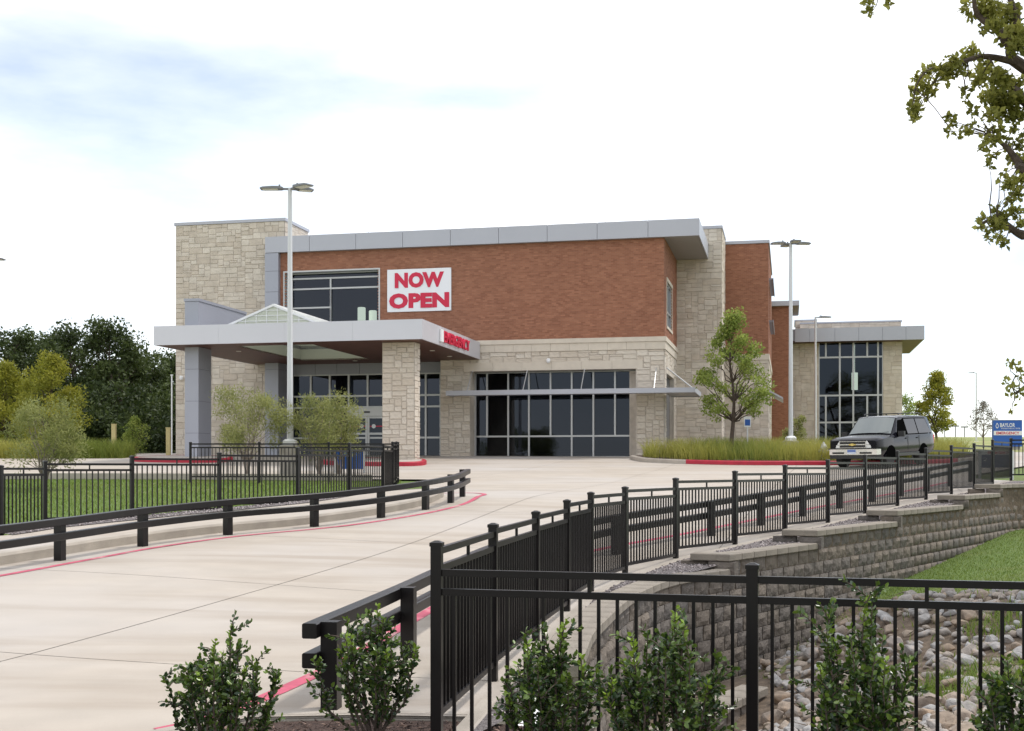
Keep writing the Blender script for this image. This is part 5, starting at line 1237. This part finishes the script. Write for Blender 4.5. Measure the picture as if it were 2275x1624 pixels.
for px, top, d, hw, sd, sh, lab in ((497, 1372, 6.7, .31, 51, 17, 'leftmost dark green shrub standing alone at the edge of the concrete drive'), (828, 1328, 7.2, .30, 52, 16, 'dark green shrub in front of the end of the guard rail'),
        (1225, 1345, 6.3, .27, 53, 16, 'dark green shrub right of the tall corner fence post'), (1488, 1332, 6.0, .33, 54, 19, 'widest glossy shrub left of the foreground fence post'),
        (1912, 1298, 5.75, .25, 55, 15, 'tallest glossy shrub in front of the riprap stones'), (2278, 1400, 5.5, .24, 56, 14, 'shrub cut by the right edge of the view')):
    b = at(px, 1040, d); holly(lab, b.x, d, at(0, top, d).z, hw * 1.08, sd, sh + 2, 1.12)

# tall ornamental reeds
def reeds(name, label, pts, h, tb=None): blades(name, pts, h, .022, M['reed'], .75, seg=3, tb=tb, kind='stuff', label=label, cat='grass')
pts, tb = [], []
ip = [(p.x, p.y) for p in offset(isle, -0.45)]
while len(pts) < 15000:
    x, y = rnd.uniform(5, 20), rnd.uniform(47.4, 58)
    q = Vector((x - C0[0], y - C0[1])); lx, ly = q.x * cT - q.y * sT, q.x * sT + q.y * cT
    if inpoly(x, y, ip) and not (lx < .3 and ly > -.2) and not (lx < 2.5 and ly > 5.6) and rnd.random() < (1 if y < 51 else .35):
        cl_ = math.sin(x * 2.3) * math.cos(y * 2.1 + x); 
        if cl_ > -.55: pts.append((x, y, ZU(x, y) + .13)); tb.append(.45 + .3 * math.sin(x * 1.1 + 1) + (.15 if y < 48.5 else 0))
reeds('ornamental_grass', 'tall yellow-green ornamental grass filling the kerbed island', pts, .85, tb)
pts, tb = [], []
while len(pts) < 9000:
    x, y = rnd.uniform(-30, -16.5), rnd.uniform(50.9, 54.5)
    if y > 50.6 + (x + 60) * .041 + .1 and abs(x) / y < .46 and x / y < -.3: pts.append((x, y, ZU(x, y) - .05)); tb.append(.35 + .35 * math.sin(x * .8))
reeds('ornamental_grass', 'tall green ornamental grass along the far kerb on the left', pts, .95, tb)

# ================================================================== lamps, signs, street furniture
def head(root, ang, L, wd, z):
    c, s = math.cos(ang), math.sin(ang); u = Vector((c, s, 0)); v = Vector((-s, c, 0))
    m = MB(); m.obox(Vector((0, 0, z)) + u * .16, u * .12, v * .03, (0, 0, .03))
    prof = [(.22, .55), (.30, .9), (.55, 1.0), (L - .1, 1.0), (L, .8)]
    top = [(Vector((0, 0, z + .045)) + u * a, wd * .5 * b) for a, b in prof]
    vs_ = [];
    for (p, hw_), zo_ in zip(top, (.02, .04, .04, .02, .0)):
        vs_ += [p - v * hw_ + Vector((0, 0, zo_ - .02)), p + v * hw_ + Vector((0, 0, zo_ - .02)), p + v * hw_ - Vector((0, 0, .06)), p - v * hw_ - Vector((0, 0, .06))]
    fs_ = [(i * 4 + j, i * 4 + (j + 1) % 4, (i + 1) * 4 + (j + 1) % 4, (i + 1) * 4 + j) for i in range(4) for j in range(4)] + [(3, 2, 1, 0), (16, 17, 18, 19)]
    m.add(vs_, fs_); m.tube([Vector((0, 0, z + .05)) + u * .34, Vector((0, 0, z + .14)) + u * .34], .03, 8)
    h = m.build('lamp_head', M['fixture'], root)
    MB().obox(Vector((0, 0, z - .02)) + u * (L * .66), u * (L * .26), v * wd * .40, (0, 0, .006)).build('lens', M['lens'], h)
def lamp(px, d, base_py, top_py, label, heads, pier=True, rb=.10):
    x = rx(px, d); zg = ZU(x, d); zb = at(0, base_py, d).z; zt = at(0, top_py, d).z
    root = empty('street_lamp', (x, d, zg), label=label, cat='street lamp', group='parking lot lamps'); hb, ht = zb - zg, zt - zg
    if pier: MB().lathe([(.34, -.1), (.34, hb - .03), (.31, hb)], 20).build('pier', M['pier'], root, smooth=40)
    m = MB(); m.box(-.2, .2, -.2, .2, max(0, hb), hb + .13); m.add([(-.2, -.2, hb + .13), (.2, -.2, hb + .13), (.2, .2, hb + .13), (-.2, .2, hb + .13), (-.13, -.13, hb + .2), (.13, -.13, hb + .2), (.13, .13, hb + .2), (-.13, .13, hb + .2)], [(0, 1, 5, 4), (1, 2, 6, 5), (2, 3, 7, 6), (3, 0, 4, 7), (4, 5, 6, 7)])
    m.build('base_cover', M['white'], root)
    MB().tube([(0, 0, max(0, hb) + .1), (0, 0, ht)], [rb, rb * .66], 16).build('pole', M['pole'], root, smooth=40)
    for a, L in heads: head(root, R(a), L, .36, ht - .03)
lamp(644, 40, 989, 418, 'tall grey lamp post with three heads before the entrance', ((180, .95), (22, .75), (-38, .95)))
lamp(1756, 53, 979, 540, 'tall grey lamp post beside the brick block on the island', ((180, .85), (5, .85), (-80, .8), (100, .8)))
lamp(1811, 78, 990, 704, 'slim lamp post in front of the glazed wing', ((0, .98),), False, .09)
lamp(2168, 150, 985, 828, 'distant lamp post on the field by the thin grey tree', ((180, 1.0),), False, .11)
lamp(-42, 50, 1000, 575, 'lamp post just outside the left edge with one head in view', ((0, .95), (180, .95)))
for px, top, wh in ((2122, 948, 'middle'), (2142, 950, 'right'), (2098, 953, 'left')):
    d = 330; x = rx(px, d); zg = zfar(d); H = at(0, top, d).z - zg; root = empty('street_lamp', (x, d, zg), label='tiny distant lamp post on the horizon, the %s one of three' % wh, cat='street lamp', group='lamp posts on the horizon')
    MB().tube([(0, 0, 0), (0, 0, H)], .14, 6).build('pole', M['fixture'], root); MB().box(-.9, .9, -.3, .3, H, H + .35).build('lamp_head', M['fixture'], root)

# blue roadside sign with emergency strip
d = 78.0; x0, x1 = rx(2206, d), rx(2270, d); zt, zbm = at(0, 932, d).z, at(0, 992, d).z
sg = empty('hospital_sign', (x0, d, ZU(x0, d)), label='blue roadside sign with white emergency strip behind the fence', cat='sign'); g0 = ZU(x0, d); W_ = x1 - x0; Ht, Hb = zt - g0, zbm - g0; HH = Ht - Hb
MB().box(0, W_, 0, .25, Hb, Ht - .045).build('panel', M['blue'], sg); MB().box(-.02, W_ + .02, -.02, .27, Ht - .04, Ht).build('top_cap', M['white'], sg); MB().box(.1, W_ - .1, .05, .2, -.1, Hb).build('plinth', M['pier'], sg)
MB().box(.02, W_ - .02, -.012, -.001, Hb + HH * .42, Hb + HH * .58).build('white_strip', M['white'], sg)
link('lettering', textmesh('EMERGENCY', HH * .105, .002, .004, W_ * .8), M['crimson'], sg, loc=(W_ * .1, -.018, Hb + HH * .447))
link('lettering', textmesh('BAYLOR', HH * .15, .002, .004, W_ * .52), M['white'], sg, loc=(W_ * .23, -.006, Hb + HH * .72))
link('lettering', textmesh('EMERGENCY MEDICAL CENTER', HH * .05, .002, .0, W_ * .66), M['white'], sg, loc=(W_ * .27, -.006, Hb + HH * .645))
lg = MB()
for k in range(10):
    a0, a1 = 6.283 * k / 10, 6.283 * (k + 1) / 10; c = Vector((W_ * .13, -.006, Hb + HH * .76)); f_ = lambda a, r_: c + Vector((math.sin(a) * r_ * .62, 0, math.cos(a) * r_ * (1.35 if math.cos(a) > .9 else 1)))
    lg.quad(f_(a0, HH * .09), f_(a1, HH * .09), f_(a1, HH * .06), f_(a0, HH * .06))
lg.build('flame_logo', M['white'], sg)
d = 38.0; x0, x1 = rx(2180, d), rx(2247, d); zt, zbm = at(0, 1001, d).z, at(0, 1039, d).z; g0 = ZU(x0, d)
sg = empty('direction_sign', (x0, d, g0), label='low navy direction sign with white header seen through the fence', cat='sign'); W_ = x1 - x0; Ht, Hb = zt - g0, zbm - g0
MB().box(0, W_, 0, .08, Hb, Ht - .125).build('panel', M['navy'], sg); MB().box(0, W_, 0, .08, Ht - .12, Ht).build('header', M['white'], sg)
for xx in (-.07, W_ + .0): MB().box(xx, xx + .06, .0, .07, -.1, Ht).build('post', M['pole'], sg)
link('lettering', textmesh('EMERGENCY', .075, .002, .003, W_ * .72), M['crimson'], sg, loc=(W_ * .2, -.006, Ht - .1))
lg = MB(); c = Vector((W_ * .11, -.006, Hb + (Ht - Hb) * .5))
for k in range(14):
    a0, a1 = 6.283 * k / 14, 6.283 * (k + 1) / 14; f_ = lambda a, r_: c + Vector((math.sin(a) * r_, 0, math.cos(a) * r_)); lg.quad(f_(a0, .05), f_(a1, .05), f_(a1, .038), f_(a0, .038))
lg.build('round_logo', M['white'], sg)
# blue panel sign behind the left fence, seen from behind on its two white posts
d = 41.0; xa, xb = rx(742, d), rx(810, d); zt, zbm = at(0, 1004, d).z, at(0, 1042, d).z; g0 = ZU(xa, d)
sg = empty('panel_sign', (xa, d, g0), label='plain blue panel sign on two white posts behind the left fence', cat='sign'); W_ = xb - xa
MB().box(.06, W_ - .06, 0, .05, zbm - g0, zt - g0).build('panel', M['blue'], sg)
for xx in (0, W_ - .05): MB().box(xx, xx + .05, -.01, .06, -.1, zt - g0 + .02).build('post', M['white'], sg)
# accessible parking sign
d = 52.0; x = rx(1660, d); g0 = ZU(x, d); sg = empty('parking_sign', (x, d, g0), label='small blue and white parking sign on a thin post right of the young oak', cat='sign')
MB().tube([(0, .03, 0), (0, .03, at(0, 935, d).z - g0)], .03, 8).build('post', M['pole'], sg); zc = at(0, 937, d).z - g0
MB().box(-.15, .15, -.01, .0, zc - .22, zc + .22).build('plate', M['white'], sg); MB().box(-.11, .11, -.016, -.011, zc - .16, zc + .10).build('symbol_panel', M['blue'], sg)
d = 58.0; x = rx(381.5, d); g0 = ZU(x, d); vp = empty('vent_pipe', (x, d, g0), label='thin white pipe standing beside the stone tower corner', cat='pipe'); MB().tube([(0, 0, 0), (0, 0, at(0, 835, d).z - g0)], .035, 8).build('pipe', M['white'], vp); MB().tube([(0, 0, at(0, 835, d).z - g0), (0, 0, at(0, 832, d).z - g0)], .06, 8).build('pipe_cap', M['white'], vp)
# bollards, hydrant
for px, top, d, lab in ((253, 943, 57, 'square tan bollard left of the round bush'), (374, 951, 56, 'square tan bollard next to the corner of the stone tower')):
    x = rx(px, d); g0 = ZU(x, d); h = at(0, top, d).z - g0; root = empty('bollard', (x, d, g0), label=lab, cat='bollard', group='tan bollards on the left')
    MB().box(-.09, .09, -.09, .09, -.1, h - .02).build('shaft', M['bollard'], root); MB().box(-.10, .10, -.10, .10, h - .02, h + .03).build('top_plate', M['bollard'], root)
d = 48.2; x = rx(1829, d); g0 = ZU(x, d) + .14; top = .80
hy = empty('fire_hydrant', (x, d, g0), label='silver fire hydrant in the grass left of the black vehicle', cat='fire hydrant')
MB().lathe([(.15, 0), (.15, .04), (.10, .05), (.10, .42), (.135, .43), (.135, .48), (.125, .52), (.09, .60), (.04, .645), (.03, .70), (.0, .70)], 18).build('barrel', M['hydrant'], hy, smooth=40)
for a, r_, l_ in ((0, .055, .19), (math.pi, .055, .19), (-math.pi / 2, .075, .2)): MB().tube([(0, 0, .34), (math.cos(a) * l_, math.sin(a) * l_, .34)], [r_, r_], 12).build('nozzle', M['hydrant'], hy)

# ================================================================== the black vehicle
GX, GY = 13.9, 46.4
ca = R(-40.5)
car = empty('sport_utility_vehicle', (GX, GY, ZU(GX, GY) + .01), ca, label='large black sport utility vehicle driving out towards the viewer', cat='car')
fwd = Vector((math.sin(ca), -math.cos(ca))); pf = (ZU(GX + fwd.x * 2, GY + fwd.y * 2) - ZU(GX - fwd.x * 2, GY - fwd.y * 2)) / 4
car.rotation_euler = (math.atan(-pf), 0, ca)
ST = [(-2.50, .46, .80, .88, .70, .88, .96, .80, 1.00, 1.02), (-2.40, .42, .88, .95, .70, .94, 1.02, .84, 1.07, 1.09), (-2.05, .40, .92, .985, .72, .965, 1.06, .86, 1.12, 1.15), (-1.30, .38, .94, .995, .72, .975, 1.10, .86, 1.16, 1.20),
      (-1.10, .38, .94, .995, .72, .975, 1.12, .85, 1.18, 1.21), (-.42, .38, .94, .995, .72, .975, 1.14, .74, 1.79, 1.83), (-.15, .38, .94, .995, .72, .975, 1.14, .76, 1.83, 1.875), (1.2, .38, .94, .995, .72, .975, 1.14, .765, 1.84, 1.885),
      (2.05, .40, .94, .995, .72, .975, 1.14, .755, 1.825, 1.865), (2.40, .44, .93, .985, .72, .96, 1.14, .735, 1.78, 1.82), (2.52, .50, .90, .96, .72, .94, 1.13, .80, 1.40, 1.42)]
def ring(s):
    y, zb_, wb, wm, zm, wbe, zbe, wt, zt, zc = s; h = [(0, zb_), (wb, zb_), (wm, zm - .1), (wm, zm + .08), (wbe, zbe), (wt, zt), (wt * .55, zc - .005), (0, zc)]
    return [(a, y, b) for a, b in h] + [(-a, y, b) for a, b in h[-2:0:-1]]
vs_ = [v for s in ST for v in ring(s)]; k = 14
fs_ = [(i * k + j, (i + 1) * k + j, (i + 1) * k + (j + 1) % k, i * k + (j + 1) % k) for i in range(len(ST) - 1) for j in range(k)] + [tuple(range(k)), tuple(range((len(ST) - 1) * k, len(ST) * k))[::-1]]
MB().add(vs_, fs_).build('body', M['carpaint'], car, smooth=32)
def side_pt(y, t, sgn, o=.010):
    ys_ = [s[0] for s in ST]; g = lambda i: float(np.interp(y, ys_, [s[i] for s in ST]))
    a, b, c, d_ = g(5), g(6), g(7), g(8); x = a + (c - a) * t; z = b + (d_ - b) * t; nx = (d_ - b); nz = (a - c); l_ = math.hypot(nx, nz); return (sgn * (x + nx / l_ * o), y, z + nz / l_ * o)
for sgn in (1, -1):
    for y0, y1, t0, t1, sl_ in ((-.92, -.02, .07, .86, .50), (.04, .98, .07, .86, 0), (1.06, 2.22, .07, .86, -.22)):
        m = MB(); a, b, c, d_ = side_pt(y0 - .05, t0 - .05, sgn, .006), side_pt(y1 + .03, t0 - .05, sgn, .006), side_pt(y1 + .03 + min(sl_, 0), t1 + .05, sgn, .006), side_pt(y0 - .05 + max(sl_, 0), t1 + .05, sgn, .006); m.quad(a, b, c, d_) if sgn > 0 else m.quad(d_, c, b, a); m.build('window_trim', M['void'], car)
        m = MB(); a, b, c, d_ = side_pt(y0, t0, sgn), side_pt(y1, t0, sgn), side_pt(y1 + min(sl_, 0), t1, sgn), side_pt(y0 + max(sl_, 0), t1, sgn); m.quad(a, b, c, d_) if sgn > 0 else m.quad(d_, c, b, a); m.build('side_window', M['void'] if (sgn > 0 and y0 < -.5) else M['carside'], car)
    m = MB(); m.obox((sgn * 1.10, -.82, 1.20), (.11, 0, 0), (0, .07, 0), (0, 0, .10)); m.obox((sgn * .99, -.80, 1.15), (.04, 0, 0), (0, .03, 0), (0, 0, .03)); bpy_o = m.build('wing_mirror', M['darkplastic'], car)
    for y in (-1.52, 1.42):
        wv_ = empty if False else None
        t_ = MB().lathe([(.21, -.13), (.36, -.13), (.39, -.10), (.39, .10), (.36, .13), (.21, .13)], 24); o = t_.build('wheel', M['tyre'], car, smooth=40, loc=(sgn * .845, y, .39), rot=(0, R(90), 0))
        m = MB().lathe([(.0, -.06), (.22, -.06), (.24, .125 * sgn), (.20, .125 * sgn), (.17, .09 * sgn), (.05, .10 * sgn), (.04, .12 * sgn), (0, .12 * sgn)], 20); m.build('rim', M['chrome'], o, smooth=40)
        for q in range(5): a = 6.283 * q / 5; MB().obox((math.cos(a) * .12, math.sin(a) * .12, .105 * sgn), (math.cos(a) * .09, math.sin(a) * .09, 0), (-math.sin(a) * .025, math.cos(a) * .025, 0), (0, 0, .018)).build('spoke', M['chrome'], o)
        m = MB(); pts = [(0, y - .48, .36)]
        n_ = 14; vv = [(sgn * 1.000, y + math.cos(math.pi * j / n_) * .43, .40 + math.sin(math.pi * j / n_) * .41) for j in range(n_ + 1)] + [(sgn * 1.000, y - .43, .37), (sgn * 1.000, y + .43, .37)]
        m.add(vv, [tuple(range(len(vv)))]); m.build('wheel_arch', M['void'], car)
    m = MB(); m.obox((sgn * 1.0, .0, .46), (.02, 0, 0), (0, .95, 0), (0, 0, .05)); m.build('sill', M['darkplastic'], car)
    for y in (-.02, 1.02): m = MB(); m.obox((sgn * .999, y, .86), (.004, 0, 0), (0, .007, 0), (0, 0, .26)); m.build('door_seam', M['darkplastic'], car)
    for y in (-.12, .90): m = MB(); m.obox((sgn * 1.005, y, 1.03), (.014, 0, 0), (0, .09, 0), (0, 0, .018)); m.build('door_handle', M['darkplastic'], car)
    m = MB(); m.tube([(sgn * .66, -.1, 1.90), (sgn * .67, 0, 1.945), (sgn * .67, 1.8, 1.945), (sgn * .66, 1.95, 1.90)], .02, 6); m.build('roof_rail', M['darkplastic'], car)
    # lamps
    m = MB(); m.add([(sgn * .50, -2.525, .86), (sgn * .90, -2.44, .86), (sgn * .91, -2.42, 1.00), (sgn * .50, -2.505, 1.00)], [(0, 1, 2, 3)]); m.build('headlight', M['headlight'], car)
    m = MB(); m.add([(sgn * .50, -2.53, .74), (sgn * .74, -2.49, .74), (sgn * .74, -2.485, .845), (sgn * .50, -2.525, .845)], [(0, 1, 2, 3)]); m.build('fog_lamp', M['headlight'], car)
    m = MB(); m.add([(sgn * .75, -2.49, .74), (sgn * .92, -2.43, .74), (sgn * .92, -2.425, .845), (sgn * .75, -2.485, .845)], [(0, 1, 2, 3)]); m.build('indicator', M['amber'], car)
    MB().box(sgn * .93 - .03, sgn * .93 + .03, 2.44, 2.54, .78, 1.10).build('tail_light', M['crimson'], car)
for y in (.25, 1.35): MB().tube([(-.67, y, 1.945), (.67, y, 1.945)], .018, 6).build('cross_bar', M['darkplastic'], car)
m = MB(); A_, B_ = ST[4], ST[5]; lo = [(x, -1.085, z) for x, z in ((-.80, 1.205), (-.46, 1.235), (0, 1.245), (.46, 1.235), (.80, 1.205))]; hi = [(x, -.47, z) for x, z in ((-.705, 1.755), (-.4, 1.80), (0, 1.805), (.4, 1.80), (.705, 1.755))]
m.add([(x, y - .012, z + .014) for x, y, z in lo + hi], [(i, i + 1, i + 6, i + 5) for i in range(4)]); m.build('windscreen', M['windscreen'], car, smooth=60)
MB().quad((.78, 2.475, 1.18), (-.78, 2.475, 1.18), (-.68, 2.43, 1.72), (.68, 2.43, 1.72)).build('rear_window', M['carside'], car)
for s_ in (-.35, .25): MB().tube([(s_, -1.10, 1.24), (s_ + .45, -1.04, 1.28)], .012, 5).build('wiper', M['darkplastic'], car)
m = MB(); m.box(-.49, .49, -2.55, -2.49, .885, .965); m.box(-.49, .49, -2.55, -2.49, .765, .845); m.build('grille', M['darkplastic'], car)
m = MB(); m.box(-.50, .50, -2.57, -2.50, .848, .882); m.box(-.50, .50, -2.565, -2.50, .968, .985); m.box(-.50, .50, -2.565, -2.50, .745, .762); m.box(-.505, -.488, -2.565, -2.5, .745, .985); m.box(.488, .505, -2.565, -2.5, .745, .985); m.build('grille_bar', M['chrome'], car)
m = MB(); m.box(-.13, .13, -2.59, -2.57, .845, .885); m.box(-.05, .05, -2.595, -2.57, .825, .905); m.build('badge', M['gold_badge'], car)
m = MB(); prof = [(-.98, -2.36), (-.90, -2.55), (-.60, -2.63), (.60, -2.63), (.90, -2.55), (.98, -2.36), (.92, -2.30), (-.92, -2.30)]; m.prism(prof, .50, .70); bp_ = m.build('bumper', M['chrome'], car)
m = MB(); m.prism([(x * .99, y + .02) for x, y in prof], .36, .50); m.build('lower_bumper', M['darkplastic'], car)
MB().box(-.92, .92, -2.60, -2.3, .70, .735).build('bumper_top', M['darkplastic'], car)
for s_ in (-1, 1): MB().box(s_ * .52 - .22, s_ * .52 + .22, -2.645, -2.60, .535, .60).build('bumper_vent', M['darkplastic'], car)
pl = MB().box(-.16, .16, -2.655, -2.63, .54, .69).build('number_plate', M['platewhite'], car); MB().box(-.155, .155, -2.66, -2.656, .60, .685).build('plate_print', M['platblue'], pl)
